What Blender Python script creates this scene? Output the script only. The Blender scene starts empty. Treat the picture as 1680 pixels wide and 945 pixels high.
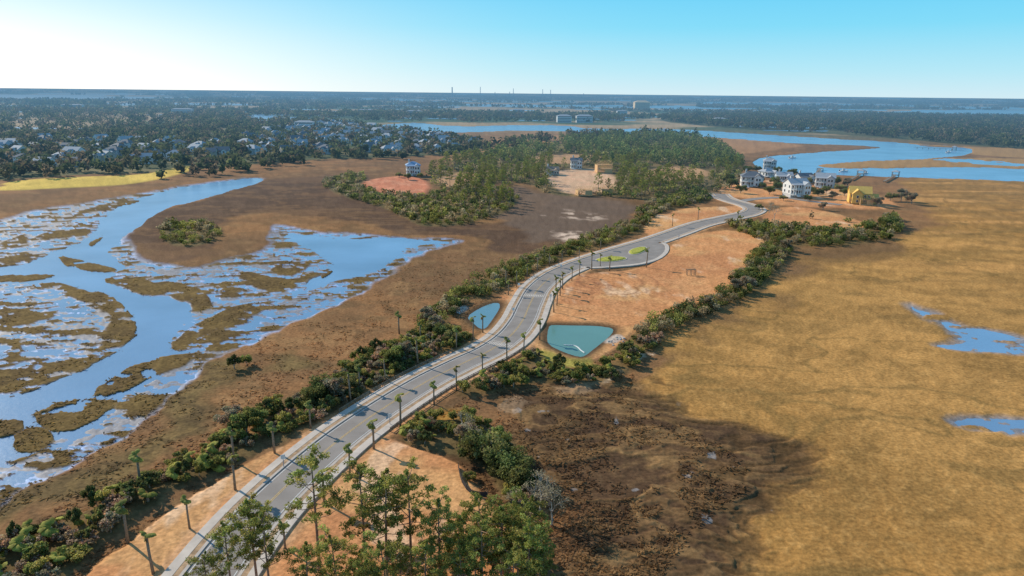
import bpy, math, numpy as np
from mathutils import Vector, Matrix
rng=np.random.default_rng(7)
scene=bpy.context.scene
COL=scene.collection
H=60.0; FP=1135.0; PITCH=math.radians(15.77); ROLL=math.radians(0.6)
F=np.array([0,math.cos(PITCH),-math.sin(PITCH)]); U0=np.array([0,math.sin(PITCH),math.cos(PITCH)]); R0=np.array([1.,0,0])
Rv=math.cos(ROLL)*R0+math.sin(ROLL)*U0; Uv=-math.sin(ROLL)*R0+math.cos(ROLL)*U0
# survey helper: bearing measured on the photograph -> metres on the ground plane
def P(u,v,z=0.0):
    d=F+(u-840)/FP*Rv+(472.5-v)/FP*Uv
    t=(z-H)/d[2]; return np.array([d[0]*t,d[1]*t])
def PP(l): return np.array([P(u,v) for u,v in l])

# ---------------- camera
cd=bpy.data.cameras.new("camera"); cam=bpy.data.objects.new("camera",cd); COL.objects.link(cam)
cd.sensor_width=36; cd.lens=FP/1680*36; cd.clip_start=0.5; cd.clip_end=100000
M=Matrix(((Rv[0],Uv[0],-F[0],0),(Rv[1],Uv[1],-F[1],0),(Rv[2],Uv[2],-F[2],H),(0,0,0,1)))
cam.matrix_world=M; scene.camera=cam
scene.view_settings.view_transform='Standard'; scene.view_settings.look='None'; scene.view_settings.exposure=0

# ---------------- light
AZ=math.radians(-52); EL=math.radians(29)
sv=Vector((math.sin(AZ)*math.cos(EL),math.cos(AZ)*math.cos(EL),math.sin(EL)))
sl=bpy.data.lights.new("sun","SUN"); sl.energy=5.0; sl.angle=math.radians(0.5); sl.color=(1,0.90,0.74)
so=bpy.data.objects.new("sun",sl); so.rotation_euler=sv.to_track_quat('Z','Y').to_euler(); COL.objects.link(so)
w=bpy.data.worlds.new("World"); scene.world=w; w.use_nodes=True
nt=w.node_tree; bg=nt.nodes["Background"]; N=nt.nodes; LK=nt.links.new
sk=N.new("ShaderNodeTexSky"); sk.sky_type='NISHITA'; sk.sun_disc=False
sk.sun_elevation=EL; sk.sun_rotation=AZ; sk.altitude=60; sk.air_density=1.0; sk.dust_density=0.4; sk.ozone_density=2.0
tc=N.new("ShaderNodeTexCoord"); sx=N.new("ShaderNodeSeparateXYZ"); LK(tc.outputs["Generated"],sx.inputs[0])
rp=N.new("ShaderNodeValToRGB"); LK(sx.outputs["Z"],rp.inputs[0]); el=rp.color_ramp.elements
stops=[(0,(.66,.87,.96)),(.03,(.47,.83,.97)),(.085,(.22,.73,.98)),(.155,(.11,.62,.98)),(.33,(.16,.43,.76)),(1,(.11,.22,.42))]
while len(el)<len(stops): el.new(.5)
for e_,(p_,c_) in zip(el,stops): e_.position=p_; e_.color=(*c_,1)
sc_=N.new("ShaderNodeVectorMath");sc_.operation='SCALE';LK(rp.outputs[0],sc_.inputs[0]);sc_.inputs["Scale"].default_value=10.0
dt=N.new("ShaderNodeVectorMath");dt.operation='DOT_PRODUCT';LK(tc.outputs["Generated"],dt.inputs[0]);dt.inputs[1].default_value=(math.sin(AZ),math.cos(AZ),0)
mx0=N.new("ShaderNodeMath");mx0.operation='MAXIMUM';LK(dt.outputs["Value"],mx0.inputs[0]);mx0.inputs[1].default_value=0
pw_=N.new("ShaderNodeMath");pw_.operation='POWER';LK(mx0.outputs[0],pw_.inputs[0]);pw_.inputs[1].default_value=5
ze=N.new("ShaderNodeMapRange");LK(sx.outputs["Z"],ze.inputs[0]);ze.inputs[1].default_value=0;ze.inputs[2].default_value=.17;ze.inputs[3].default_value=1.6;ze.inputs[4].default_value=.1
mg0=N.new("ShaderNodeMath");mg0.operation='MULTIPLY';mg0.use_clamp=True;LK(pw_.outputs[0],mg0.inputs[0]);LK(ze.outputs[0],mg0.inputs[1])
mxg=N.new("ShaderNodeMix");mxg.data_type='RGBA';LK(mg0.outputs[0],mxg.inputs[0]);LK(sc_.outputs[0],mxg.inputs[6]);mxg.inputs[7].default_value=(11.5,11.5,11,1)
mxn=N.new("ShaderNodeMix");mxn.data_type='RGBA';mxn.inputs[0].default_value=.93;LK(sk.outputs[0],mxn.inputs[6]);LK(mxg.outputs[2],mxn.inputs[7])
LK(mxn.outputs[2],bg.inputs[0]); bg.inputs[1].default_value=0.1

# ---------------- noise
def h2(ix,iy,s):
    a=(ix.astype(np.int64)*374761393+iy.astype(np.int64)*668265263+s*1442695041)&0xffffffff
    a=((a^(a>>13))*1274126177)&0xffffffff
    a=(a^(a>>16))&0xffffffff
    return a/4294967295.0
def vn(x,y,s=0):
    ix=np.floor(x);iy=np.floor(y);fx=x-ix;fy=y-iy
    fx=fx*fx*(3-2*fx);fy=fy*fy*(3-2*fy)
    return (h2(ix,iy,s)*(1-fx)+h2(ix+1,iy,s)*fx)*(1-fy)+(h2(ix,iy+1,s)*(1-fx)+h2(ix+1,iy+1,s)*fx)*fy
def fbm(x,y,o=4,s=0):
    r=0;a=.5;t=0
    for i in range(o):
        r=r+a*vn(x,y,s+i*17);t+=a;a*=.5;x,y=x*1.72-y*1.08+3.1,x*1.08+y*1.72+1.7
    return r/t
def ridge(x,y,o,s): return 1-np.abs(2*fbm(x,y,o,s)-1)
def sst(a,b,x):
    t=np.clip((x-a)/(b-a),0,1);return t*t*(3-2*t)
def chaikin(p,n=1):
    for _ in range(n):
        q=np.roll(p,-1,0);p=np.stack([.75*p+.25*q,.25*p+.75*q],1).reshape(-1,2)
    return p
def inpoly(X,Y,p):
    c=np.zeros(X.shape,bool);q=np.roll(p,-1,0)
    for (x1,y1),(x2,y2) in zip(p,q):
        if y1==y2: continue
        c^=((y1>Y)!=(y2>Y))&(X<(x2-x1)*(Y-y1)/(y2-y1)+x1)
    return c
def segd(X,Y,p,closed=True):
    d=np.full(X.shape,1e9);q=np.roll(p,-1,0)
    n=len(p) if closed else len(p)-1
    for i in range(n):
        x1,y1=p[i];dx,dy=q[i]-p[i];L=dx*dx+dy*dy+1e-12
        t=np.clip(((X-x1)*dx+(Y-y1)*dy)/L,0,1)
        d=np.minimum(d,(X-x1-t*dx)**2+(Y-y1-t*dy)**2)
    return np.sqrt(d)
def pmask(X,Y,R,pix,soft=1.0,smooth=1):
    """1 inside, 0 outside, edge softness grows with distance"""
    p=chaikin(PP(pix),smooth) if smooth else PP(pix)
    m=np.zeros(X.shape)
    size=max(np.ptp(p[:,0]),np.ptp(p[:,1]))
    mg=size*.25+8*soft
    b=np.where((X>p[:,0].min()-mg)&(X<p[:,0].max()+mg)&(Y>p[:,1].min()-mg)&(Y<p[:,1].max()+mg))[0]
    if len(b)==0: return m
    x=X[b];y=Y[b];d=segd(x,y,p);ins=inpoly(x,y,p);d=np.where(ins,d,-d)
    wd=np.maximum(.5,R[b]*.0035)*soft
    m[b]=sst(-wd,wd,d);return m

# ---------------- layout (read off the photograph, used as bearings)
ROAD=[(300,1010),(345,950),(385,896),(430,842),(480,792),(530,747),(580,707),(640,666),(700,629),(757,600),(805,577),(838,553),(858,527),(870,500),(884,475),(910,453),(945,437),(985,423),(1030,409),(1070,397),(1110,383),(1150,369),(1195,359),(1226,352),(1238,345),(1226,338),(1205,332),(1188,326),(1180,319)]
def catmull(p,step=1.5):
    out=[]
    p=np.vstack([2*p[0]-p[1],p,2*p[-1]-p[-2]])
    for i in range(1,len(p)-2):
        L=np.linalg.norm(p[i+1]-p[i]);n=max(2,int(L/step))
        for k in range(n):
            t=k/n
            out.append(.5*((2*p[i])+(-p[i-1]+p[i+1])*t+(2*p[i-1]-5*p[i]+4*p[i+1]-p[i+2])*t*t+(-p[i-1]+3*p[i]-3*p[i+1]+p[i+2])*t**3))
    out.append(p[-2]);return np.array(out)
RC=catmull(PP(ROAD),2.0)
LANE=catmull(PP([(1205,333),(1240,327),(1285,325),(1330,331),(1380,337)]),3.0)
PLAZA=[(940,437),(985,425),(1030,411),(1072,400),(1090,401),(1092,413),(1078,426),(1048,435),(1000,439),(962,441)]
POND1=[(900,537),(904,533),(940,534),(980,535),(1004,538),(1007,543),(998,554),(975,572),(960,584),(950,586),(925,578),(900,566),(897,555)]
POND2=[(765,520),(786,506),(808,497),(820,497),(820,506),(806,527),(797,539),(788,540),(776,530)]
TIDAL=[(-60,880),(60,795),(130,745),(200,705),(300,655),(350,600),(420,555),(520,520),(600,475),(640,450),(655,425),(745,403),(745,392),(640,388),(560,383),(490,378),(450,368),(455,395),(435,412),(370,425),(330,440),(250,430),(200,410),(212,375),(240,350),(330,322),(432,296),(432,291),(390,292),(270,310),(200,322),(80,340),(-60,372)]
CHAN=[(-60,790),(0,752),(40,745),(90,710),(165,695),(180,655),(240,625),(275,602),(335,570),(288,578),(272,562),(300,530),(322,514),(290,492),(235,482),(185,468),(172,450),(202,440),(180,425),(168,408),(215,378),(245,352),(335,322),(432,296),(430,291),(390,293),(270,313),(205,333),(180,350),(150,380),(130,400),(90,415),(60,430),(-40,440),(-40,462),(60,458),(130,468),(185,480),(222,508),(222,540),(200,570),(160,590),(120,615),(60,638),(-60,660)]
CHAN2=[(745,396),(700,398),(650,408),(640,430),(600,445),(560,460),(520,470),(500,462),(560,440),(545,425),(500,405),(465,385),(490,386),(560,392),(640,390)]
ISL=[[(0,447),(50,444),(97,452),(60,459),(5,457)],[(88,415),(150,425),(202,441),(180,448),(110,436)],[(175,453),(230,455),(312,468),(342,495),(325,513),(290,490),(230,477),(182,465)],
[(60,467),(120,468),(180,480),(217,505),(222,535),(202,565),(172,572),(163,545),(180,520),(150,495),(105,480)],[(-40,495),(60,505),(102,500),(80,525),(20,541),(-40,545)],[(335,522),(400,495),(442,491),(382,530),(330,557),(272,577),(288,550)],
[(393,443),(470,455),(492,464),(440,481),(402,465)],[(230,590),(300,575),(348,569),(300,600),(230,625),(180,652),(128,652),(170,610)],[(55,670),(150,648),(178,660),(160,690),(100,706),(62,695)],
[(-40,600),(50,590),(77,600),(40,640),(-40,650)],[(20,700),(80,695),(92,710),(50,742),(20,730)],[(72,600),(130,583),(172,574),(140,600),(80,616)],[(-30,685),(40,680),(35,705),(-30,715)],
[(440,437),(512,424),(502,440),(460,453)],[(5,570),(40,563),(37,590),(5,588)],[(345,552),(390,543),(382,560),(340,569)],[(450,486),(512,479),(502,489),(455,493)],[(100,352),(180,330),(242,328),(170,345)],
[(0,420),(50,412),(70,425),(20,434)],[(60,385),(120,372),(150,378),(90,395)],[(0,395),(40,380),(60,392),(20,408)],[(350,475),(390,470),(400,480),(360,488)],[(520,450),(545,440),(550,446),(525,456)],[(130,398),(165,380),(160,392),(140,405)]]
RIVER=[[(600,207),(650,203),(690,201),(740,208),(870,205),(930,206),(965,212),(1100,211),(1200,217),(1330,226),(1480,233),(1520,243),(1590,241),(1592,252),(1540,259),(1450,262),(1380,265),(1338,270),(1360,276),(1450,276),(1560,273),(1760,279),(1760,299),(1500,291),(1400,288),(1320,284),(1260,279),(1232,262),(1300,252),(1400,246),(1470,242),(1400,237),(1320,236),(1230,229),(1100,220),(1000,219),(940,215),(860,213),(760,217),(700,214),(620,213)],
[(1440,184),(1540,180),(1760,181),(1760,191),(1600,190),(1500,189)],[(1050,174),(1130,173),(1160,178),(1090,179)],[(-100,152),(60,157),(170,158),(275,160),(180,163),(-100,159)],[(380,188),(450,190),(600,199),(580,202),(440,196)],[(560,161),(700,163),(690,165),(560,163)],
[(1480,238),(1560,242),(1600,246),(1560,250),(1480,247)],[(1150,168),(1420,171),(1400,173),(1160,171)],[(250,168),(420,170),(400,173),(260,171)]]
POOLS=[[(1483,494),(1530,510),(1562,532),(1640,545),(1760,566),(1760,588),(1640,577),(1550,571),(1510,560),(1570,560),(1545,540),(1500,514)],[(1535,682),(1600,677),(1760,692),(1760,716),(1640,708),(1570,696)]]
LOTS=[[(900,490),(925,458),(960,449),(1060,442),(1096,420),(1100,402),(1150,382),(1205,378),(1258,393),(1245,412),(1225,442),(1160,502),(1075,522),(1040,545),(1020,570),(970,597),(900,585),(875,560),(885,530)],
[(1045,362),(1100,345),(1180,338),(1215,338),(1225,350),(1140,362),(1090,380),(1060,390)],[(1262,347),(1290,338),(1350,345),(1442,372),(1380,377),(1310,369),(1245,362)],
[(560,735),(610,715),(680,735),(755,758),(775,800),(860,900),(900,1100),(300,1100),(430,900),(500,800)],
[(500,715),(440,745),(340,800),(200,892),(110,980),(60,1060),(240,1060),(300,960),(400,830),(480,750)],[(852,468),(845,520),(810,560),(790,552),(800,530),(822,500),(818,488)],
[(1175,318),(1200,300),(1290,295),(1400,310),(1480,335),(1440,345),(1330,340),(1260,335)]]
GRADED=[[(585,300),(640,289),(690,291),(708,305),(695,321),(620,318)],[(880,285),(960,275),(1010,285),(1010,318),(930,322),(900,300)]]
CLEAR=[[(860,258),(940,252),(1000,258),(960,268),(880,270)],[(1040,280),(1120,272),(1180,285),(1120,300),(1050,296)],[(700,296),(770,280),(800,292),(740,312)]]
GOLF=[[(-40,315),(40,299),(120,290),(235,288),(312,271),(322,278),(235,302),(100,309)],[(1,300),(90,291),(95,296),(10,306)]]
DARKL=[(208,375),(300,335),(420,297),(560,284),(640,300),(600,325),(640,345),(700,370),(840,365),(900,325),(1000,330),(1055,350),(1000,385),(900,412),(840,412),(760,388),(640,374),(540,362),(450,344),(400,350),(370,365),(330,380),(350,410),(290,425),(230,420)]
DARKR=[(650,745),(740,700),(830,655),(900,640),(1040,622),(1120,650),(1200,700),(1290,770),(1290,830),(1220,880),(1180,960),(1150,1200),(860,1200),(890,900),(860,780)]
GOLD=[(1030,660),(1080,575),(1140,535),(1230,500),(1290,450),(1350,420),(1480,410),(1535,345),(1480,303),(1510,291),(1760,298),(2300,330),(2300,1300),(1000,1300),(1090,960),(1150,870),(1260,790),(1180,715)]
MIDM=[(740,330),(850,300),(900,320),(1000,325),(1050,340),(1040,362),(960,392),(880,400),(840,370)]
FORESTG=[[(690,290),(740,270),(800,255),(900,235),(1000,225),(1140,226),(1195,248),(1218,272),(1215,300),(1180,318),(1110,325),(1060,330),(1000,322),(900,322),(870,300),(800,300),(740,320)],
[(515,300),(590,283),(605,298),(580,308),(640,318),(700,325),(735,312),(790,305),(852,318),(842,342),(780,368),(700,374),(650,352),(625,340),(560,322)],
[(265,372),(300,363),(350,368),(365,385),(340,402),(290,405),(262,392)]]
NBH=[(-80,232),(200,212),(400,200),(520,196),(660,214),(815,238),(760,252),(640,258),(520,262),(440,268),(330,276),(230,284),(120,287),(-80,302)]
RSHORE=[(1060,194),(1300,187),(1440,190),(1600,192),(1780,194),(1780,250),(1600,240),(1480,228),(1350,219),(1250,214),(1130,205)]
BELTS=[[(-60,960),(-10,905),(90,868),(180,815),(270,770),(340,738),(400,704),(432,742),(370,768),(290,802),(205,855),(140,915),(60,990)],
[(400,704),(455,662),(540,640),(565,592),(680,560),(695,520),(730,498),(760,470),(772,494),(742,514),(735,545),(770,552),(790,560),(760,582),(690,610),(640,635),(560,672),(500,702),(440,735)],
[(760,472),(820,440),(900,412),(960,392),(1040,362),(1062,374),(1000,400),(900,434),(858,458),(820,482),(770,494)],
[(1040,365),(1050,338),(1110,322),(1180,316),(1190,324),(1110,340),(1065,358),(1060,374)],
[(735,648),(800,618),(875,572),(905,600),(960,612),(1010,596),(1035,560),(1055,598),(985,635),(900,628),(800,645)],
[(1010,600),(1050,535),(1110,508),(1170,488),(1215,445),(1245,405),(1290,393),(1302,410),(1265,455),(1220,492),(1150,522),(1090,547),(1055,592)],
[(1180,368),(1250,366),(1330,380),(1430,372),(1468,350),(1482,388),(1400,403),(1300,408),(1230,390)],
[(635,705),(700,688),(780,685),(850,735),(868,790),(880,840),(835,825),(800,765),(740,742),(680,732)]]
GREENV=[(880,572),(905,580),(920,590),(960,585),(975,595),(940,605),(900,600)]

def ndist(X,Y,line):
    d=np.full(X.shape,1e9)
    b=np.where((X>line[:,0].min()-40)&(X<line[:,0].max()+40)&(Y>line[:,1].min()-40)&(Y<line[:,1].max()+40))[0]
    d[b]=segd(X[b],Y[b],line[::3] if len(line)>60 else line,False);return d
def L(r,g,b,k=.70):
    f=lambda c:((c/255+.055)/1.055)**2.4 if c>10 else c/255/12.92
    return np.array([f(r),f(g),f(b)])/k
def cover(X,Y):
    R=np.hypot(X,Y)
    wa=R*.012+.6
    nx=(fbm(X/(wa*2.2),Y/(wa*2.2),4,5)-.5)*2*wa; ny=(fbm(X/(wa*2.2)+50,Y/(wa*2.2)+9,4,8)-.5)*2*wa
    q=np.clip(1.3-R/2500,.15,1); WX=X+nx*q; WY=Y+ny*q
    bx=(fbm(X/22,Y/22,5,205)-.5); by=(fbm(X/22+7,Y/22+3,5,208)-.5); nq=np.clip(1.2-R/900,.15,1); BX=X+bx*38*nq; BY=Y+by*38*nq
    near=np.clip(1-(R-150)/600,0.0,1)
    n1=fbm(X/35,Y/35,5,1); n2=fbm(X/6,Y/6,4,2); n3=fbm(X/1.3,Y/1.3,3,3); nb=fbm(X/160,Y/220,4,4); n12=fbm(X/12,Y/12,5,221)
    fine=n3*near+.5*(1-near)
    C=np.zeros((len(X),3))
    def put(m,c):
        nonlocal C
        m=np.clip(m,0,1)[:,None]; C=C*(1-m)+m*c
    put(np.ones(len(X)),L(128,92,60)); put(sst(.42,.65,n1)*.75,L(102,76,53)); put(sst(.52,.72,n2)*.4,L(140,108,72)); put(sst(.5,.62,nb)*.5,L(112,86,60)); put(sst(.48,.62,n12)*.4,L(94,72,50))
    rL=ridge(X/26+bx,Y/18,4,211); put(sst(.90,.99,rL)*.5*near,L(84,66,45))
    rM=ridge(X/9+bx*2,Y/6+by*2,4,212); put(sst(.88,.99,rM)*.35*near,L(92,74,50))
    far=sst(900,1500,R)
    fn=fbm(X/520,Y/330+4,5,31)
    fc=L(70,86,64)*np.ones((len(X),1)); t=(sst(.48,.54,fn)*.9)[:,None]; fc=fc*(1-t)+t*L(160,134,102)
    put(far,fc)
    put(pmask(WX,WY,R,[(820,225),(1000,219),(1150,222),(1330,236),(1250,250),(1190,255),(1150,238),(1000,235),(860,245),(800,262),(700,262),(760,250)],2),L(146,108,74))
    put(pmask(WX,WY,R,[(1340,268),(1460,262),(1560,258),(1800,262),(1800,280),(1560,274),(1450,276),(1360,277)],1),L(144,110,70))
    put(pmask(WX,WY,R,[(1150,222),(1320,226),(1480,234),(1600,242),(1800,245),(1800,262),(1590,256),(1590,243),(1480,236),(1400,238),(1330,236)],1),L(144,110,70))
    dk=pmask(BX,BY,R,DARKL,3.5); put(dk*.95,L(76,58,46)); put(dk*sst(.45,.7,n2)*.4,L(98,76,58)); put(dk*sst(.5,.62,n1)*.45,L(108,80,57)); put(dk*sst(.86,.97,ridge(X/30+bx,Y/14,4,271))*.4,L(116,87,60))
    put(pmask(BX,BY,R,MIDM,4)*.8,L(96,80,68))
    md=pmask(BX,BY,R,[(885,350),(925,345),(985,352),(960,358),(900,358)],3)+pmask(BX,BY,R,[(925,382),(965,375),(1005,378),(985,392),(940,394)],3)
    put(md*sst(.45,.60,fbm(X/7,Y/7,5,215)),L(180,156,136))
    g=pmask(BX,BY,R,GOLD,5)
    put(g,L(150,109,59)); put(g*sst(.40,.62,n1)*.75,L(132,98,54)); put(g*sst(.46,.62,nb)*.8,L(164,122,70)); put(g*sst(.46,.68,n12)*.5,L(122,91,51)); put(g*sst(.5,.68,n2)*.35,L(110,84,47)); put(g*sst(.56,.72,n3)*.3*near,L(168,128,76))
    st=fbm(X/60,Y/9,4,41); put(g*sst(.50,.68,st)*sst(220,420,R)*.6,L(184,134,80)); put(g*sst(.52,.66,fbm(X/40,Y/8+3,5,43))*sst(160,300,R)*.5,L(120,93,54))
    rg3=ridge(X/48+bx*.6,Y/30+by*.6,4,231); put(g*sst(.955,.99,rg3)*.5,L(100,80,46))
    rg4=ridge(X/20+bx,Y/16+by,4,233); put(g*sst(.94,.99,rg4)*.3,L(112,86,48))
    d=pmask(BX,BY,R,DARKR,11)
    rid=ridge(X/11+bx*2.2,Y/4.5+by*2.2,4,51); rib=ridge(X/24+bx*1.5,Y/9+by*1.5,4,53)
    put(d,L(78,58,41)); put(d*sst(.42,.62,n2)*.45,L(62,47,35)); put(d*sst(.78,.97,rid)*.5,L(116,88,56)); put(d*sst(.86,.98,rib)*.6,L(132,102,66)); put(d*sst(.50,.66,n1)*.5,L(108,82,54)); put(d*sst(.52,.6,n12)*.4,L(58,44,33)); put(d*sst(.55,.7,n3)*.3,L(104,80,54))
    mg=pmask(BX,BY,R,[(1060,600),(1140,640),(1240,710),(1330,770),(1310,860),(1230,920),(1180,1000),(1150,1200),(1050,1200),(1120,880),(1180,800),(1110,720),(1040,680)],11)
    rid2=ridge(X/7+bx*2,Y/3.6+by*2,3,61); put(mg*sst(.74,.92,rid2)*.8,L(70,53,34))
    sh=pmask(BX,BY,R,[(1080,560),(1180,505),(1250,455),(1300,412),(1400,400),(1480,395),(1470,420),(1350,440),(1290,490),(1200,520),(1120,560),(1060,620)],5); put(sh*.65,L(98,75,50))  # shade beside the shrub belt painted as a darker strip of marsh
    put(sst(.59,.70,fbm(X/16,Y/6,5,66))*g*sst(130,220,R)*.4,L(106,83,49))
    Z=(n2-.5)*.12*near+(n3-.5)*.10*near
    Z=Z+d*(n2-.45)*.35*near+d*sst(.78,.97,rid)*.22*near-mg*sst(.74,.92,rid2)*.2*near
    T=pmask(WX+bx*12*nq,WY+by*12*nq,R,TIDAL,2.0); ch=np.maximum(pmask(WX,WY,R,CHAN,1.4),pmask(WX,WY,R,CHAN2,3))
    isl=np.zeros(len(X))
    IX=WX+bx*6*nq;IY=WY+by*6*nq
    for i in ISL: isl=np.maximum(isl,pmask(IX,IY,R,i,.6))
    en=fbm(X/14+Y/40,Y/4.6-X/40,5,71); extra=sst(.565,.585,en)*T*(1-ch); isl=np.maximum(isl,extra)
    sm=sst(.67,.69,fbm(X/4.5,Y/2.6,4,79))*T*(1-ch); isl=np.maximum(isl,sm)
    isl=isl*(1-sst(.68,.70,fbm(X/5,Y/3.5,4,275))*.9)
    fr=pmask(BX,BY,R,[(-120,900),(60,810),(140,760),(300,670),(360,620),(440,560),(480,590),(360,700),(200,790),(0,890),(-120,960)],6)
    put(fr*.75,L(104,88,55)); put(fr*sst(.47,.62,n2)*.6,L(78,63,43)); put(fr*sst(.85,.97,rM)*.5,L(68,54,38))
    fl=fbm(X/5,Y/3.2,5,77)*.65+n1*.35
    spk=fbm(X/1.9,Y/1.2,3,78)
    fw=fl+.26*(spk-.5)+.16*(n3-.5)
    put(T,L(122,146,182)); put(T*sst(.40,.56,fl)*.6,L(114,126,150)); put(T*sst(.485,.535,fw)*.75,L(104,94,84))
    put(isl,L(96,77,45)); put(isl*sst(.5,.62,n2)*.6,L(76,60,38)); put(isl*sst(.58,.7,n3)*.3,L(124,101,60))
    zf=-.365+(fl-.485)*.30+(spk-.5)*.20+(n3-.5)*.12*near
    Z=Z*(1-T)+T*zf
    Z=Z*(1-ch)+ch*(-1.4)
    Z=Z*(1-isl)+isl*(-.16+(n2-.5)*.2*near+(n3-.5)*.16*near)
    wat=T*(1-isl)
    for r in RIVER:
        m=pmask(WX if r is RIVER[0] else X,WY if r is RIVER[0] else Y,R,r,1.0); Z=Z*(1-m)-1.6*m; wat=np.maximum(wat,m)
    mp=pmask(WX,WY,R,[(1330,268),(1450,263),(1600,258),(1800,262),(1800,279),(1560,274),(1450,277)],1)
    cr=sst(.64,.68,fbm(X/90,Y/30,4,83))*mp; Z=Z-1.2*cr
    cr2=sst(.66,.72,fbm(X/260,Y/50,4,87))*sst(900,1300,R)*(1-sst(2500,4000,R)); cr3=sst(.62,.66,fbm(X/1400,Y/300,3,89))*sst(2500,3500,R); cr2=np.maximum(cr2,cr3); Z=Z-1.2*cr2; wat=np.maximum(wat,cr2)
    wet=np.clip(T*(1-isl),0,1)
    for r in POOLS:
        m=pmask(IX,IY,R,r,3)*sst(.28,.44,fbm(X/8,Y/3.5,5,79)+.04); put(m*.85,L(112,116,124)); Z=Z*(1-m)+m*(-.42+(n2-.5)*.3+(spk-.5)*.2); wat=np.maximum(wat,m); wet=np.maximum(wet,m*.8)
    pans=sst(.775,.79,fbm(X/5,Y/4,4,88))*d; put(pans*.5,L(140,136,134)); wet=np.maximum(wet,pans*.3)
    up=np.zeros(len(X))
    for i,r in enumerate(FORESTG):
        m=pmask(WX,WY,R,r,1.5); up=np.maximum(up,m); put(m*.9,L(84,77,52)); put(m*sst(.48,.6,n2)*.5,L(126,102,70))
    for r in CLEAR: m=pmask(WX,WY,R,r,1.5); put(m*.9,L(164,126,92))
    m=pmask(WX,WY,R,NBH,2); put(m,L(76,79,54)); put(m*sst(.5,.6,n1)*.6,L(122,108,76)); up=np.maximum(up,m)
    m=pmask(WX,WY,R,RSHORE,1); put(m*.9,L(70,74,50)); up=np.maximum(up,m*(1-np.clip(wat,0,1)))
    for r in GOLF: m=pmask(X,Y,R,r,1.2,2); put(m,L(196,164,80)); put(m*sst(.45,.6,n1)*.6,L(164,140,64)); up=np.maximum(up,m)
    for r in BELTS: m=pmask(WX,WY,R,r,2); put(m*.75,L(86,75,48)); put(m*sst(.5,.65,n2)*.4,L(124,96,62)); up=np.maximum(up,m)
    sandn=sst(.6,.68,fbm(X/9,Y/7,4,91))
    sb=pmask(WX,WY,R,[(985,625),(1030,590),(1080,545),(1130,530),(1100,560),(1050,600),(1045,630),(1000,645)],2); put(sb*sandn,L(200,176,150))
    sb=pmask(WX,WY,R,[(780,720),(840,640),(900,628),(1000,628),(980,645),(880,655),(840,700)],2); put(sb*sst(.55,.62,n2)*.4,L(156,128,100))
    for i,r in enumerate(LOTS):
        m=pmask(X+(nx*.6),Y+ny*.6,R,r,1.2,1); up=np.maximum(up,m)
        put(m,L(178,124,81)); put(m*sst(.42,.62,n1)*.6,L(156,104,70)); put(m*sst(.5,.7,n2)*.3,L(188,142,98)); put(m*sst(.50,.64,fbm(X/18,Y/12,5,292))*.5,L(182,142,94)); put(m*sst(.64,.76,fbm(X/6,Y/14,5,93))*.5,L(204,174,144)); put(m*sst(.55,.75,n3)*.25,L(134,96,66))
    for cu,cv,rad in ((962,468,11),(1015,476,9),(1000,463,16)):
        c=P(cu,cv); dd=np.hypot(X-c[0],Y-c[1]); rg=np.abs(((dd/rad*3)%1)-.5)*2
        put((dd<rad)*sst(.55,.95,rg)*.5*sst(.3,.55,n2),L(122,80,58))
    for i,r in enumerate(GRADED): m=pmask(X,Y,R,r,1.5); put(m,L(172,108,80) if i==0 else L(180,146,116)); put(m*sst(.5,.6,n2)*.3,L(196,146,116)); up=np.maximum(up,m)
    m=pmask(WX,WY,R,GREENV,2); put(m*.9,L(140,130,64))
    m=pmask(WX,WY,R,[(700,680),(745,665),(760,680),(720,700)],3); put(m*.7,L(158,118,54))
    rd=ndist(X,Y,RC); ln=ndist(X,Y,LANE)
    m=1-sst(9,12,rd); up=np.maximum(up,m); put((1-sst(6.8,8.2,rd)),L(168,121,82)); put((1-sst(6.8,8.2,rd))*sst(.5,.6,n2)*.4,L(186,150,114))
    Z=Z*(1-up)+up*(.32+(n2-.5)*.14*near+(n3-.5)*.05*near)
    flat2=np.clip((1-sst(7.5,10,rd))+(1-sst(5,7,ln))+pmask(X,Y,R,PLAZA,2.5,0),0,1); Z=Z*(1-flat2)+flat2*.26
    for r in (POND1,POND2):
        p=chaikin(PP(r),1); b=np.hypot(X-p[:,0].mean(),Y-p[:,1].mean())<40
        dd=np.full(len(X),-99.); dd[b]=np.where(inpoly(X[b],Y[b],p),1,-1)*segd(X[b],Y[b],p)
        bank=sst(-4,-1,dd); put(bank*.8,L(92,72,50)); put(sst(-1.6,-.4,dd)*.7,L(60,48,38)); Z=np.where(b,Z*(1-bank)+bank*(.32-.32*sst(-2.5,0,dd)-.3*sst(0,2,dd)),Z)
        wat=np.maximum(wat,(dd>-1)*1.0)
    m=pmask(WX,WY,R,[(985,560),(1005,552),(1028,556),(1018,566),(995,568)],1); put(m*.7,L(170,160,150))
    m=pmask(WX,WY,R,[(742,512),(755,503),(768,506),(755,516)],1); put(m*.7,L(170,160,150))
    sc=R*.004+.3; mot=fbm(X/sc,Y/sc,2,99); C=C*(.82+.36*mot)[:,None]
    C=C*(.92+.16*fine)[:,None]
    return C,Z,wet,wat,up

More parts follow.
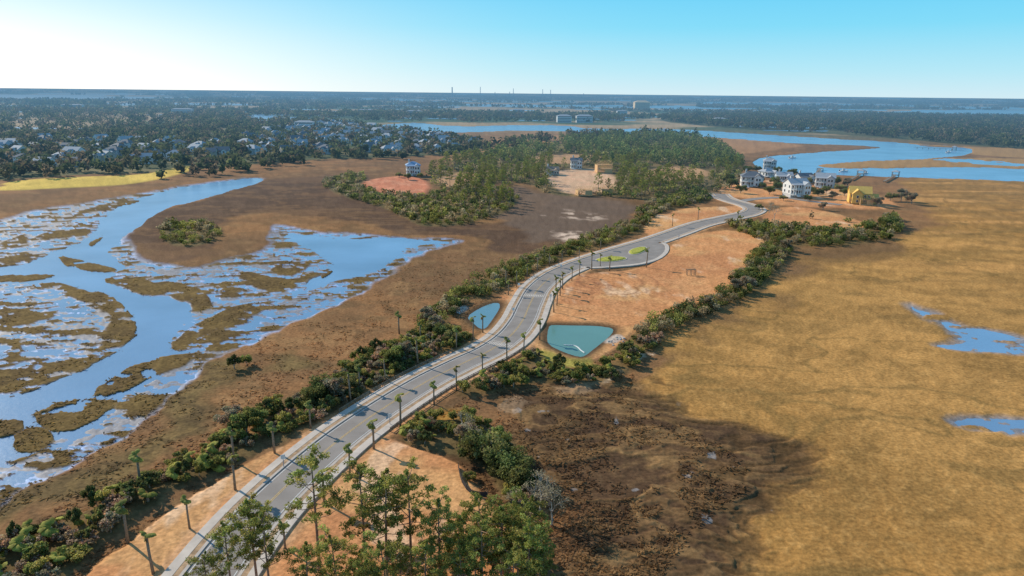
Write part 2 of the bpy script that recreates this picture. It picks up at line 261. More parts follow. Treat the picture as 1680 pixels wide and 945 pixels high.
# ---------------- node helpers
ALLM=[]
def mat(name): 
    m=bpy.data.materials.new(name); m.use_nodes=True; ALLM.append(m); return m,m.node_tree,m.node_tree.nodes["Principled BSDF"]
def painted_haze(m,col=(.125,.275,.43,1),dist=2700):
    """distance haze painted into the material as a blue glow (fixed in the world)"""
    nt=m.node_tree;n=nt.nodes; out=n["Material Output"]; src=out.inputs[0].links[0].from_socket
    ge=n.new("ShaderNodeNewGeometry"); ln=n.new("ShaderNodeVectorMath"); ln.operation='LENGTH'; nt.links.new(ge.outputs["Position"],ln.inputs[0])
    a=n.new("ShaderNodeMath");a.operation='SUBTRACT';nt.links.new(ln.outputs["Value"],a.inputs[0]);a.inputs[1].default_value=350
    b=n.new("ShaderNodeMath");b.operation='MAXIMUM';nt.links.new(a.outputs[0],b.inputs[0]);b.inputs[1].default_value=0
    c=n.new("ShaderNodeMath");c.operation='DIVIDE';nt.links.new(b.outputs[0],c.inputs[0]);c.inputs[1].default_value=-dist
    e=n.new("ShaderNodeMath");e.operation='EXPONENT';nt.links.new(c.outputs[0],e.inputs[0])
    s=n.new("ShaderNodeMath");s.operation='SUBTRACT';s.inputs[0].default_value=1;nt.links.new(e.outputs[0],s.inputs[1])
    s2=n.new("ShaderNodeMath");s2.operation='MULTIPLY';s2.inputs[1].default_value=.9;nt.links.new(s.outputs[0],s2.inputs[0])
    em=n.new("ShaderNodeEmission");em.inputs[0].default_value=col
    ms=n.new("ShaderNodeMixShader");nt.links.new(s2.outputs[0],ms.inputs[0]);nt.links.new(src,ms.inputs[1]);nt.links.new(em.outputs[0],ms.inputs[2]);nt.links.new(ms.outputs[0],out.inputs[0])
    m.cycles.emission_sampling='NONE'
def noisy(nt,src,scale,amt,det=4):
    n=nt.nodes; ge=n.new("ShaderNodeNewGeometry"); t=n.new("ShaderNodeTexNoise"); nt.links.new(ge.outputs["Position"],t.inputs["Vector"])
    t.inputs["Scale"].default_value=scale; t.inputs["Detail"].default_value=det
    mr=n.new("ShaderNodeMapRange");nt.links.new(t.outputs[0],mr.inputs[0]);mr.inputs[1].default_value=.25;mr.inputs[2].default_value=.75;mr.inputs[3].default_value=1-amt;mr.inputs[4].default_value=1+amt
    vm=n.new("ShaderNodeVectorMath");vm.operation='SCALE'
    if hasattr(src,'links'): nt.links.new(src,vm.inputs[0])
    else: vm.inputs[0].default_value=src
    nt.links.new(mr.outputs[0],vm.inputs["Scale"]); return vm.outputs[0],t
_sm={}
def simple(name,c,rough=.8,scale=1.5,amt=.15,metal=0,spec=.3,bump=0):
    if name in _sm: return _sm[name]
    m,nt,p=mat(name); o,t=noisy(nt,tuple(c),scale,amt); nt.links.new(o,p.inputs["Base Color"])
    p.inputs["Roughness"].default_value=rough; p.inputs["Metallic"].default_value=metal; p.inputs["Specular IOR Level"].default_value=spec
    if bump:
        b=nt.nodes.new("ShaderNodeBump");b.inputs["Distance"].default_value=bump;nt.links.new(t.outputs[0],b.inputs["Height"]);nt.links.new(b.outputs[0],p.inputs["Normal"])
    _sm[name]=m;return m
# ground
mg_,nt,p=mat("ground_marsh_and_grass"); at=nt.nodes.new("ShaderNodeAttribute");at.attribute_name="tint"
o,t=noisy(nt,at.outputs["Color"],1.5,.36,9); nt.links.new(o,p.inputs["Base Color"])
aw=nt.nodes.new("ShaderNodeAttribute");aw.attribute_name="wet"
def wmr(a_,b_):
    mr=nt.nodes.new("ShaderNodeMapRange");nt.links.new(aw.outputs["Fac"],mr.inputs[0]);mr.inputs[3].default_value=a_;mr.inputs[4].default_value=b_; return mr.outputs[0]
nt.links.new(wmr(.95,.6),p.inputs["Roughness"]); nt.links.new(wmr(.05,.25),p.inputs["Specular IOR Level"])
b=nt.nodes.new("ShaderNodeBump");b.inputs["Distance"].default_value=.18;nt.links.new(wmr(.6,.12),b.inputs["Strength"]);nt.links.new(t.outputs[0],b.inputs["Height"]);nt.links.new(b.outputs[0],p.inputs["Normal"])
def water_mat(name,c,rough=.1,amp=.05,spec=.8):
    m,nt,p=mat(name); o,t=noisy(nt,c,.03,.2); nt.links.new(o,p.inputs["Base Color"]); p.inputs["Roughness"].default_value=rough; p.inputs["IOR"].default_value=1.33; p.inputs["Specular IOR Level"].default_value=spec
    t2=nt.nodes.new("ShaderNodeTexNoise");ge=nt.nodes.new("ShaderNodeNewGeometry");nt.links.new(ge.outputs["Position"],t2.inputs["Vector"]);t2.inputs["Scale"].default_value=.9;t2.inputs["Detail"].default_value=4
    b=nt.nodes.new("ShaderNodeBump");b.inputs["Distance"].default_value=amp;nt.links.new(t2.outputs[0],b.inputs["Height"]);nt.links.new(b.outputs[0],p.inputs["Normal"]);return m
M_water=water_mat("tidal_water",(.17,.30,.47),.25,.035); M_pond1=water_mat("turquoise_pond_water",(.13,.27,.235),.15,.02,.4); M_pond2=water_mat("blue_pond_water",(.15,.30,.36),.15,.02,.5)
# foliage
mf,nt,p=mat("foliage"); at=nt.nodes.new("ShaderNodeAttribute");at.attribute_name="tint"
oi=nt.nodes.new("ShaderNodeObjectInfo"); mr=nt.nodes.new("ShaderNodeMapRange");nt.links.new(oi.outputs["Random"],mr.inputs[0]);mr.inputs[3].default_value=1.1;mr.inputs[4].default_value=1.75
vm=nt.nodes.new("ShaderNodeVectorMath");vm.operation='SCALE';nt.links.new(at.outputs["Color"],vm.inputs[0]);nt.links.new(mr.outputs[0],vm.inputs["Scale"])
hz=vm.outputs[0];nt.links.new(hz,p.inputs["Base Color"]);p.inputs["Roughness"].default_value=.7;p.inputs["Specular IOR Level"].default_value=.1
tr=nt.nodes.new("ShaderNodeBsdfTranslucent");nt.links.new(hz,tr.inputs[0]);ms=nt.nodes.new("ShaderNodeMixShader");ms.inputs[0].default_value=.5
nt.links.new(p.outputs[0],ms.inputs[1]);nt.links.new(tr.outputs[0],ms.inputs[2]);nt.links.new(ms.outputs[0],nt.nodes["Material Output"].inputs[0]); M_fol=mf
M_bark=simple("pine_bark",(.30,.20,.145),.9,3,.35); M_palmbark=simple("palm_bark",(.26,.20,.14),.9,4,.3); M_grey=simple("grey_bark",(.40,.35,.29),.9,3,.25)
M_asph=simple("asphalt",(.275,.238,.21),.85,.25,.18); M_conc=simple("concrete",(.56,.475,.40),.8,.6,.16); M_kerb=simple("kerb_concrete",(.50,.43,.37),.8,.8,.12)
M_verge=simple("dormant_verge_grass",(.42,.27,.155),.95,1.2,.4,bump=.1); M_yel=simple("yellow_road_paint",(.62,.40,.13),.7,3,.25); M_white=simple("white_paint",(.74,.73,.70),.6,1,.06)
M_wood=simple("weathered_timber",(.24,.18,.125),.85,2,.3); M_median=simple("median_groundcover",(.38,.37,.05),.9,1.5,.45,bump=.2)
M_osb=simple("yellow_sheathing",(.76,.47,.12),.8,1,.15); M_stud=simple("fresh_pine_framing",(.68,.42,.20),.8,2,.15); M_glass=simple("window_glass",(.03,.045,.06),.15,1,.1,spec=.8)
M_rd=simple("dark_shingle_roof",(.15,.16,.18),.8,2,.2); M_rg=simple("grey_shingle_roof",(.38,.40,.43),.8,2,.2); M_rb=simple("blue_metal_roof",(.25,.36,.52),.5,2,.1); M_rbr=simple("brown_shingle_roof",(.28,.21,.16),.8,2,.2)
M_wg=simple("grey_siding",(.54,.54,.53),.8,1,.08); M_wb=simple("pale_blue_siding",(.44,.51,.58),.8,1,.08); M_wt=simple("tan_siding",(.54,.45,.34),.8,1,.1); M_boom=simple("white_floating_boom",(.62,.63,.62),.5,1,.05)
M_dark=simple("black_silt_fabric",(.03,.03,.035),.9,2,.2); M_steel=simple("grey_painted_steel",(.30,.33,.38),.6,.1,.1); M_orange=simple("sunlit_sandstone_wall",(.88,.62,.36),.8,.1,.1); M_rock=simple("pale_riprap_rock",(.45,.42,.38),.9,2,.25); M_paver=simple("pale_paver_band",(.56,.49,.42),.8,3,.15)
for m_ in ALLM: painted_haze(m_)

# ---------------- mesh helpers
def npmesh(name,V,Q,col=None,mats=(),smooth=False,extra=None):
    me=bpy.data.meshes.new(name); V=np.asarray(V,np.float32); Q=np.asarray(Q,np.int32)
    me.vertices.add(len(V)); me.vertices.foreach_set("co",V.ravel()); me.loops.add(Q.size); me.loops.foreach_set("vertex_index",Q.ravel())
    me.polygons.add(len(Q)); me.polygons.foreach_set("loop_start",np.arange(0,Q.size,Q.shape[1],dtype=np.int32)); 
    if smooth: me.polygons.foreach_set("use_smooth",np.ones(len(Q),bool))
    me.update(calc_edges=True)
    if col is not None:
        a=me.color_attributes.new("tint",'FLOAT_COLOR','POINT'); c=np.ones((len(V),4),np.float32); c[:,:3]=col; a.data.foreach_set("color",c.ravel())
    if extra is not None:
        a=me.attributes.new("wet",'FLOAT','POINT'); a.data.foreach_set("value",extra.astype(np.float32))
    for m in mats: me.materials.append(m)
    return me
class MB:
    def __init__(s): s.v=[];s.f=[];s.m=[]
    def add(s,v,f,m=0):
        o=len(s.v); s.v+= [tuple(map(float,a)) for a in v]; s.f+=[tuple(i+o for i in a) for a in f]; s.m+=[m]*len(f)
    def box(s,c,d,m=0,rz=0):
        x,y,z=c;a,b,h=d[0]/2,d[1]/2,d[2]/2;cs,sn=math.cos(rz),math.sin(rz)
        v=[(x+i*cs-j*sn,y+i*sn+j*cs,z+k) for k in(-h,h) for i,j in((-a,-b),(a,-b),(a,b),(-a,b))]
        s.add(v,[(3,2,1,0),(4,5,6,7),(0,1,5,4),(1,2,6,5),(2,3,7,6),(3,0,4,7)],m)
    def beam(s,p,q,wd,m=0):
        s.tube([p,q],[wd/2,wd/2],4,m)
    def tube(s,pts,rad,n=6,m=0):
        pts=[np.array(p,float) for p in pts]; vs=[];k=len(pts)
        for i,p in enumerate(pts):
            d=pts[min(i+1,k-1)]-pts[max(i-1,0)]; d/=np.linalg.norm(d)+1e-9
            a=np.cross(d,[0,0,1.]) if abs(d[2])<.9 else np.cross(d,[1.,0,0]); a/=np.linalg.norm(a); b=np.cross(d,a)
            for j in range(n):
                t=2*math.pi*j/n; vs.append(p+rad[i]*(math.cos(t)*a+math.sin(t)*b))
        fs=[(i*n+j,i*n+(j+1)%n,(i+1)*n+(j+1)%n,(i+1)*n+j) for i in range(k-1) for j in range(n)]
        fs.append(tuple(range(n))[::-1]); fs.append(tuple((k-1)*n+j for j in range(n))); s.add(vs,fs,m)
    def mesh(s,name,mats,smooth=False):
        me=bpy.data.meshes.new(name); me.from_pydata(s.v,[],s.f); 
        for m in mats: me.materials.append(m)
        me.polygons.foreach_set("material_index",np.array(s.m,np.int32))
        if smooth: me.polygons.foreach_set("use_smooth",np.ones(len(s.f),bool))
        me.update(); return me
def obj(name,me,parent=None,loc=(0,0,0),rz=0,sc=1,label=None,cat=None,group=None,kind=None):
    o=bpy.data.objects.new(name,me); COL.objects.link(o)
    if parent: o.parent=parent
    o.location=loc; o.rotation_euler=(0,0,rz); o.scale=(sc,sc,sc) if np.isscalar(sc) else sc
    if label:o["label"]=label
    if cat:o["category"]=cat
    if group:o["group"]=group
    if kind:o["kind"]=kind
    return o
def leaves(Cn,size,col,r,flat=0.0,asp=1.0):
    n=len(Cn); a=r.normal(size=(n,3)); a/=np.linalg.norm(a,axis=1)[:,None]; b=r.normal(size=(n,3)); b[:,2]*=(1-flat); b-=a*(a*b).sum(1)[:,None]; b/=np.linalg.norm(b,axis=1)[:,None]
    s=(np.ones(n)*size)[:,None]*.5; a=a*s; b=b*s*asp; j=lambda: .7+.6*r.random((n,1))
    V=np.stack([Cn-a*j()-b*.5*j(),Cn+a*.3-b*j(),Cn+a*j()+b*.4*j(),Cn-a*.3+b*j()],1).reshape(-1,3)
    return V,np.arange(4*n).reshape(-1,4),np.repeat(col,4,0)
def crown(clumps,per,size,base,r,asp=1.0):
    cs=[];co=[];cl=np.array(clumps);z0,z1=cl[:,2].min()-.1,cl[:,2].max()+.1
    for c in clumps:
        n=int(per*c[5]) if len(c)>5 else per
        d=r.normal(size=(n,3));d/=np.linalg.norm(d,axis=1)[:,None];d*=(r.random((n,1))**.45)
        p=np.array(c[:3])+d*np.array([c[3],c[3],c[4]]); cs.append(p)
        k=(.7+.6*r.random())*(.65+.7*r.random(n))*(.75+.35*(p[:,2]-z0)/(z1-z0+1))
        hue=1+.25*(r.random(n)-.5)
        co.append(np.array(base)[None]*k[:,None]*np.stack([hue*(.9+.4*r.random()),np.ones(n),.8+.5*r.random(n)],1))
    cs=np.vstack(cs);co=np.vstack(co); return leaves(cs,size*(.7+.7*r.random(len(cs))),co,r,0,asp)

# ---------------- ground sheet
TH=np.concatenate([np.radians(np.linspace(-41,41,1050)),np.radians(np.linspace(41,319,44)[1:-1])])
tt=np.concatenate([[60/60000.,.0015],np.arange(.002,.12,.0008),np.arange(.12,.88,.0014),[.95,1.1,1.4,2,4,10,6000]])
RR=H/tt; nR,nT=len(RR),len(TH)
X=(RR[:,None]*np.sin(TH)[None]).ravel(); Y=(RR[:,None]*np.cos(TH)[None]).ravel()
C,Z,wet,wat,up=cover(X,Y)
ii=np.arange(nR-1)[:,None]*nT; jj=np.arange(nT)[None]; j2=(jj+1)%nT
Q=np.stack([ii+jj,ii+nT+jj,ii+nT+j2,ii+j2],-1).reshape(-1,4)[:, ::-1]
g=obj("ground",npmesh("ground",np.stack([X,Y,Z],1),Q[:, ::-1],np.clip(C,0,.9),[mg_],True,wet),kind="structure",label="brown and golden tidal marsh with tan graded lots",cat="ground")
if g.data.polygons[1000].normal.z<0: g.data.flip_normals()
wb=MB(); S=60000; wb.add([(-S,-2000,-.35),(S,-2000,-.35),(S,S,-.35),(-S,S,-.35)],[(0,1,2,3)])
obj("water",wb.mesh("water",[M_water]),kind="structure",label="blue tidal creeks and river between the marshes",cat="water")
for nm,pl,mt,lb in (("pond",POND1,M_pond1,"small turquoise retention pond beside the road"),("pond",POND2,M_pond2,"small blue retention pond beside the road")):
    p=chaikin(PP(pl),1); c=p.mean(0); p=c+(p-c)*1.12; m=MB(); m.add([(a,b_,0.0) for a,b_ in p],[tuple(range(len(p)))]); o=obj(nm,m.mesh(nm,[mt]),kind="structure",label=lb,cat="pond")
    if o.data.polygons[0].normal.z<0:o.data.flip_normals()

# ---------------- road
PLW=PP(PLAZA)
def ribbon(line,prof,name,mt,label,mask=None,kind="structure",cat="road"):
    d=np.gradient(line,axis=0); d/=np.linalg.norm(d,axis=1)[:,None]; nrm=np.stack([d[:,1],-d[:,0]],1)
    k=len(prof); V=[];
    for p,n in zip(line,nrm):
        for o_,z in prof: V.append((p[0]+n[0]*o_,p[1]+n[1]*o_,z))
    Fc=[]
    for i in range(len(line)-1):
        if mask is not None and not mask[i]: continue
        for j in range(k-1): Fc.append((i*k+j,i*k+j+1,(i+1)*k+j+1,(i+1)*k+j))
    m=MB(); m.add(V,Fc); me=m.mesh(name,[mt]); o=obj(name,me,kind=kind,label=label,cat=cat)
    return o
W=3.45
ribbon(RC,[(-W-.05,.40),(0,.44),(W+.05,.40)],"road",M_asph,"grey two lane asphalt road winding across the marsh")
ribbon(LANE,[(-3,.36),(3,.36)],"road",M_asph,"short asphalt lane in front of the new houses")
d=np.gradient(RC,axis=0); d/=np.linalg.norm(d,axis=1)[:,None]; NR=np.stack([d[:,1],-d[:,0]],1)
inpl=inpoly(RC[:,0]+NR[:,0]*4.5,RC[:,1]+NR[:,1]*4.5,PLW)
for sgn in(-1,1):
    mk=~inpl if sgn>0 else np.ones(len(RC),bool)
    def pr(l): return [(sgn*a,b_) for a,b_ in l]
    ribbon(RC,pr([(W,.36),(W+.002,.53),(W+.45,.53),(W+.45,.45)]),"kerb",M_kerb,"pale concrete kerb along the road",mk,cat="kerb")
    ribbon(RC,pr([(W+.45,.51),(W+1.25,.51)]),"road_verge",M_verge,"narrow strip of dormant grass beside the kerb",mk,cat="verge")
    ribbon(RC,pr([(W+1.25,.45),(W+1.25,.54),(W+2.7,.54),(W+2.71,.1)]),"pavement",M_conc,"pale concrete footpath beside the road",mk,cat="pavement")
s_=np.concatenate([[0],np.cumsum(np.linalg.norm(np.diff(RC,axis=0),axis=1))])
stop=s_[np.argmin(np.linalg.norm(RC-P(905,457),axis=1))]
for o_ in (-.13,.13): ribbon(RC,[(o_-.05,.449),(o_+.05,.449)],"road_marking",M_yel,"yellow centre line painted on the road",s_<stop,cat="road marking")
for o_ in (-3.0,3.0): ribbon(RC,[(o_-.05,.418),(o_+.05,.418)],"road_marking",M_white,"thin white edge line painted on the road",s_<stop,cat="road marking")
def crosswalk(u,v):
    i=np.argmin(np.linalg.norm(RC-P(u,v),axis=1)); m=MB(); a=math.atan2(d[i,1],d[i,0])
    for k in np.arange(-3,3.1,.55): c=RC[i]+NR[i]*k; m.box((c[0],c[1],.452),(1.9,.4,.012),0,a)
    for q in (-1.5,1.5): c=RC[i]+d[i]*q; m.box((c[0],c[1],.454),(.3,6.4,.012),0,a)
    obj("crosswalk_marking",m.mesh("crosswalk_marking",[M_paver]),kind="structure",label="pale paved pedestrian crossing band on the asphalt",cat="road marking")
crosswalk(875,488); crosswalk(822,565)
m=MB(); p=chaikin(PLW,2); m.add([(a,b_,.43) for a,b_ in p],[tuple(range(len(p)))]); o=obj("road",m.mesh("road_plaza",[M_asph]),kind="structure",label="widened asphalt entrance loop around the planted medians",cat="road")
if o.data.polygons[0].normal.z<0:o.data.flip_normals()
pl=chaikin(PLW,2); pc=pl.mean(0); dr=ndist(pl[:,0],pl[:,1],RC)>3.9
loop=np.vstack([pl,pl[:1]]); mk=np.append(dr,False)
dd_=np.gradient(loop,axis=0); sg=1 if np.dot(np.array([dd_[5,1],-dd_[5,0]]),loop[5]-pc)>0 else -1
ribbon(loop,[(0,.4),(sg*.01,.54),(sg*1.6,.54),(sg*1.61,.1)],"pavement",M_conc,"pale concrete edge around the entrance loop",mk,cat="pavement")
def median(pix,lb):
    p=chaikin(PP(pix),2); c=p.mean(0); q=c+(p-c)*1.08; m=MB(); n=len(p)
    m.add([(a,b_,.40) for a,b_ in q]+[(a,b_,.56) for a,b_ in q],[tuple(range(n,2*n))]+[(i,(i+1)%n,n+(i+1)%n,n+i) for i in range(n)],1)
    m.add([(a,b_,.565) for a,b_ in p]+[(c[0]+(a-c[0])*.8,c[1]+(b_-c[1])*.8,.85) for a,b_ in p],[tuple(range(n,2*n))]+[(i,(i+1)%n,n+(i+1)%n,n+i) for i in range(n)],0)
    o=obj("median_island",m.mesh("median_island",[M_median,M_kerb]),kind="structure",label=lb,cat="median")
median([(975,428),(995,423),(1022,423),(1030,427),(1010,431),(985,432)],"oval planted median with yellow-green ground cover")
median([(1030,415),(1040,409),(1058,406),(1062,411),(1050,418),(1035,420)],"smaller planted median with yellow-green shrubs")

# ---------------- scatter
def scatter(pix,area_per,r,smooth=1):
    p=chaikin(PP(pix),smooth); lo,hi=p.min(0),p.max(0); n=int(np.prod(hi-lo)/area_per); q=lo+r.random((n,2))*(hi-lo); q=q[inpoly(q[:,0],q[:,1],p)]
    return q
def clear(q,road=8.0):
    if len(q)==0: return q
    k=(ndist(q[:,0],q[:,1],RC)>road)&(ndist(q[:,0],q[:,1],LANE)>5)
    for pn in (POND1,POND2,PLAZA):
        pw=PP(pn); k&=~(inpoly(q[:,0],q[:,1],pw)|(segd(q[:,0],q[:,1],pw)<(3 if pn is not POND2 else 1.5)))
    return q[k]
def thin(q,md):
    cell={};out=[]
    for i,(x,y) in enumerate(q):
        k=(int(x//md),int(y//md))
        if any((q[j][0]-x)**2+(q[j][1]-y)**2<md*md for a in(-1,0,1) for b_ in(-1,0,1) for j in cell.get((k[0]+a,k[1]+b_),())): continue
        cell.setdefault(k,[]).append(i);out.append(i)
    return q[out]

# ---- prototypes
PINE=[]
for k in range(6):
    r=np.random.default_rng(100+k); h=15+r.random()*2; m=MB(); lean=(r.random(2)-.5)*1.4
    pts=[(lean[0]*t*t,lean[1]*t*t,h*t) for t in np.linspace(0,.97,7)]; m.tube(pts,list(np.linspace(.24,.06,7)),7)
    cl=[]
    nl=21+int(r.random()*6)
    for i in range(nl):
        t=.42+.55*(i/nl)+r.random()*.03; a=i*2.4+r.random(); Ln=(3.0*(1-((t-.58)/.6)**2)+.2)*(.5+.7*r.random()); 
        b0=np.array([lean[0]*t*t,lean[1]*t*t,h*t]); e=b0+np.array([math.cos(a)*Ln,math.sin(a)*Ln,Ln*(.15+.5*r.random())]); mid=(b0+e)/2-np.array([0,0,.12*Ln])
        m.tube([b0,mid,e],[.07,.05,.02],4)
        cl.append((*e,.55+.45*r.random(),.32+.22*r.random(),1.1)); 
        for f_ in (.78,.52):
            q=b0+(e-b0)*f_+r.normal(size=3)*.32; cl.append((*q,.42+.38*r.random(),.3,.7))
    for i in range(4): cl.append((lean[0]+r.normal()*.35,lean[1]+r.normal()*.35,h*(.93+.025*i),.55-.1*i,.45,.9))
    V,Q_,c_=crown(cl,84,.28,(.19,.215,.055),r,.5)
    PINE.append((m.mesh("pine_trunk",[M_bark],True),npmesh("pine_crown",V,Q_,c_,[M_fol])))
def broad(k,h,wd,base,per=150,size=.42,n=9,rs=.13):
    r=np.random.default_rng(200+k); m=MB(); m.tube([(0,0,-.2),(.1,0,h*.25),(0,.1,h*.6)],[.18*h/5,.13*h/5,.05],6); cl=[]
    for i in range(n):
        a=i*2.4+r.random(); rr=wd*.5*math.sqrt(r.random())*.95; z=h*(.3+.55*r.random()*(1-rr/wd)); e=(math.cos(a)*rr,math.sin(a)*rr,z)
        m.tube([(0,0,h*.2),(e[0]*.5,e[1]*.5,z*.7),e],[.08*h/5,.05*h/5,.02],4); s=wd*(rs+.12*r.random()); cl.append((*e,s,s*.8,.8+.5*r.random()))
    V,Q_,c_=crown(cl,per,size,base,r); return m,V,Q_,c_
OAK=[]
for k in range(4):
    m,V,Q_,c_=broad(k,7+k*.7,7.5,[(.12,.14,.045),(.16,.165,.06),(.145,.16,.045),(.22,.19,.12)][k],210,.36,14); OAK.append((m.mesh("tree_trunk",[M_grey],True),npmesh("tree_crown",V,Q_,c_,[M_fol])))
SHR=[]
cols=[(.13,.15,.042),(.17,.18,.048),(.23,.225,.06),(.25,.225,.14),(.15,.16,.05),(.08,.10,.035),(.27,.20,.12)]
for k in range(7):
    m,V,Q_,c_=broad(20+k,2.7+.35*(k%3),3.3,cols[k],120,.27,8,.16)
    nv=len(V); vs=np.vstack([V,np.array(m.v)]); me=bpy.data.meshes.new("shrub"); me.from_pydata(vs.tolist(),[],[tuple(x) for x in Q_.tolist()]+[tuple(i+nv for i in f) for f in m.f])
    me.materials.append(M_fol); me.materials.append(M_grey); mi=np.zeros(len(me.polygons),np.int32); mi[len(Q_):]=1; me.polygons.foreach_set("material_index",mi)
    a=me.color_attributes.new("tint",'FLOAT_COLOR','POINT'); cc=np.ones((len(vs),4),np.float32); cc[:nv,:3]=c_; a.data.foreach_set("color",cc.ravel()); SHR.append(me)
def palmcrown(r,n,Ln,base,z):
    V=[];Fq=[];Cc=[]
    for i in range(n):
        a=i*2.4+r.random()*.5; e=math.radians(-50+130*((i*0.618)%1)); 
        dx,dy=math.cos(a),math.sin(a); l=Ln*(.8+.4*r.random()); px=np.array([0,0,z]); s=np.array([-dy,dx,0.])
        old=e<math.radians(-30); ls=0
        for kk,(st,wd) in enumerate(((0,.04),(.35,.06),(.6,.36),(.85,.42),(1.0,.08))):
            ang=e-1.3*st*st; 
            if kk: px=px+np.array([dx*math.cos(ang),dy*math.cos(ang),math.sin(ang)])*l*(st-ls)
            ls=st; V+= [px-s*wd*l*.7+np.array([0,0,-wd*.35]),px.copy(),px+s*wd*l*.7+np.array([0,0,-wd*.35])]
            cb=np.array((.28,.22,.11) if old else base)*(.6+.8*r.random()); Cc+=[cb]*3
            if kk:
                b0=len(V)-6; Fq+=[(b0,b0+1,b0+4,b0+3),(b0+1,b0+2,b0+5,b0+4)]
    return np.array(V),np.array(Fq),np.array(Cc)
PALM=[]
for k in range(4):
    r=np.random.default_rng(300+k); h=5.4+.6*k; m=MB(); m.tube([(0,0,-.2),(.06*k,.05,h*.5),(.1*k,0,h)],[.24,.19,.2],7); V,Q_,c_=palmcrown(r,44,1.15,(.24,.245,.065),h); PALM.append((m.mesh("palm_trunk",[M_palmbark],True),npmesh("palm_crown",V,Q_,c_,[M_fol])))
PMET=[]
for k in range(3):
    r=np.random.default_rng(330+k); h=.6+.6*k; m=MB(); m.tube([(0,0,-.2),(.05,.05,h)],[.2,.17],6); V,Q_,c_=palmcrown(r,50,1.15,(.30,.28,.06),h); PMET.append((m.mesh("palmetto_trunk",[M_palmbark],True),npmesh("palmetto_crown",V,Q_,c_,[M_fol])))
BARE=[]
for k in range(2):
    r=np.random.default_rng(350+k); m=MB(); tips=[]
    def br(p,dv,l,rad,lv):
        q=p+dv*l; m.tube([p,(p+q)/2+r.normal(size=3)*.05*l,q],[rad,rad*.8,rad*.6],5 if lv<2 else 3)
        if lv>=4: tips.append(q);return
        for i in range(3 if lv<3 else 3):
            nd=dv+r.normal(size=3)*.48; nd[2]=abs(nd[2])*.8+.15; nd/=np.linalg.norm(nd); br(q,nd,l*.72,rad*.6,lv+1)
    br(np.array([0,0,-.2]),np.array([0.05,0,1.]),2.6,.2,0); tips=np.array(tips)
    cs=np.repeat(tips,6,0)+r.normal(size=(len(tips)*6,3))*.3; V,Q_,c_=leaves(cs,.2,np.array([[.30,.26,.17]])*(.5+.7*r.random((len(cs),1))),r)
    BARE.append((m.mesh("bare_tree_trunk",[M_grey]),npmesh("bare_tree_crown",V,Q_,c_,[M_fol])))
def plant(name,proto,xy,sc,rz,label,cat,group,z=.25):
    e=obj(name,None,None,(xy[0],xy[1],z),rz,sc,label,cat,group); e.empty_display_size=.5
    obj("trunk",proto[0],e); obj("crown",proto[1],e); return e
R3=np.random.default_rng(11)
for (u,v,hh) in [(525,938,17),(602,955,16.5),(636,968,17),(676,958,16.5),(424,975,14.5),(446,1000,13.5),(722,985,14),(752,970,11.5),(790,955,13.5),(822,975,13.5),(862,958,14),(384,1000,12),(560,1030,12.5),(700,1030,12),(792,1015,13),(865,1010,13),(640,1045,13),(760,1040,12),(612,1060,12),(838,1045,12),(510,1040,12),(885,975,10),(845,935,10),(735,935,7),(805,930,8),(660,1000,10),(590,1005,9),(770,1000,10),(890,1010,10),(345,1020,10),(825,945,9),(865,925,9),(780,975,9),(710,1000,9),(848,990,11)]:
    xy=P(u,v); i=R3.integers(6); hh*=.92; plant("pine_tree",PINE[i],xy,hh/16,R3.random()*6.3,"tall loblolly pine with a bare trunk and open crown" if hh>11 else "young loblolly pine standing on the grassy lot","tree","pines on the lot beside the road")
for (u,v,s) in [(885,845,.9),(905,862,.8),(868,850,.75),(760,715,.6),(1270,362,1.0),(1262,350,.8)]:
    plant("bare_tree",BARE[R3.integers(2)],P(u,v),s,R3.random()*6.3,"leafless grey-branched tree standing among shrubs","tree","leafless grey trees")
for (u,v,s) in [(780,755,.8),(805,762,.9),(830,780,.85),(765,735,.6),(850,800,.8),(820,745,.7),(1215,465,.65),(1232,458,.65),(1245,440,.65),(1225,478,.65),(1255,425,.7),(1205,480,.6),(725,555,.6),(740,565,.6),(700,530,.6),(715,545,.6),(1130,520,.55),(1160,505,.5),(530,655,.8),(548,660,.7),(520,665,.7),(575,640,.6),(645,600,.7),(665,590,.6),(380,705,.6),(405,712,.7),(420,700,.6),(1270,420,.7),(1290,412,.65),(1450,375,.8),(1465,372,.8),(1425,380,.7),(1478,330,1.0),(1495,335,.9),(1460,330,.9),(1245,345,.6),
 (1215,318,.9),(1262,320,.9),(1275,312,.9),(1330,318,.8),(1342,322,.8),(1378,315,.9),(1385,322,.8),(1325,330,.6),(1285,330,.6),(1440,340,.8),(1218,296,1),(1245,300,.8),(1272,303,.9),(1298,305,.8),(1340,300,1),(1372,305,1),(1390,308,.9),(1350,345,.6),(1240,283,1.0),(1225,285,1.0),(670,296,.8),(690,294,.7),(655,292,.7),(1195,300,1.1),(1200,308,1),(1300,290,1),(1325,303,.9),(1275,285,.9),(1250,310,.7),(1365,328,.7),(1355,318,.8)]:
    plant("broadleaf_tree",OAK[R3.integers(4)],P(u,v),s,R3.random()*6.3,"rounded evergreen broadleaf tree in the shrub belt","tree","evergreen trees in the shrub belts")
PW1=PP(POND1);PW2=PP(POND2)
def nearpond(xy): return any(inpoly(xy[:1],xy[1:],p_)[0] or segd(xy[:1],xy[1:],p_)[0]<1.8 for p_ in (PW1,PW2))
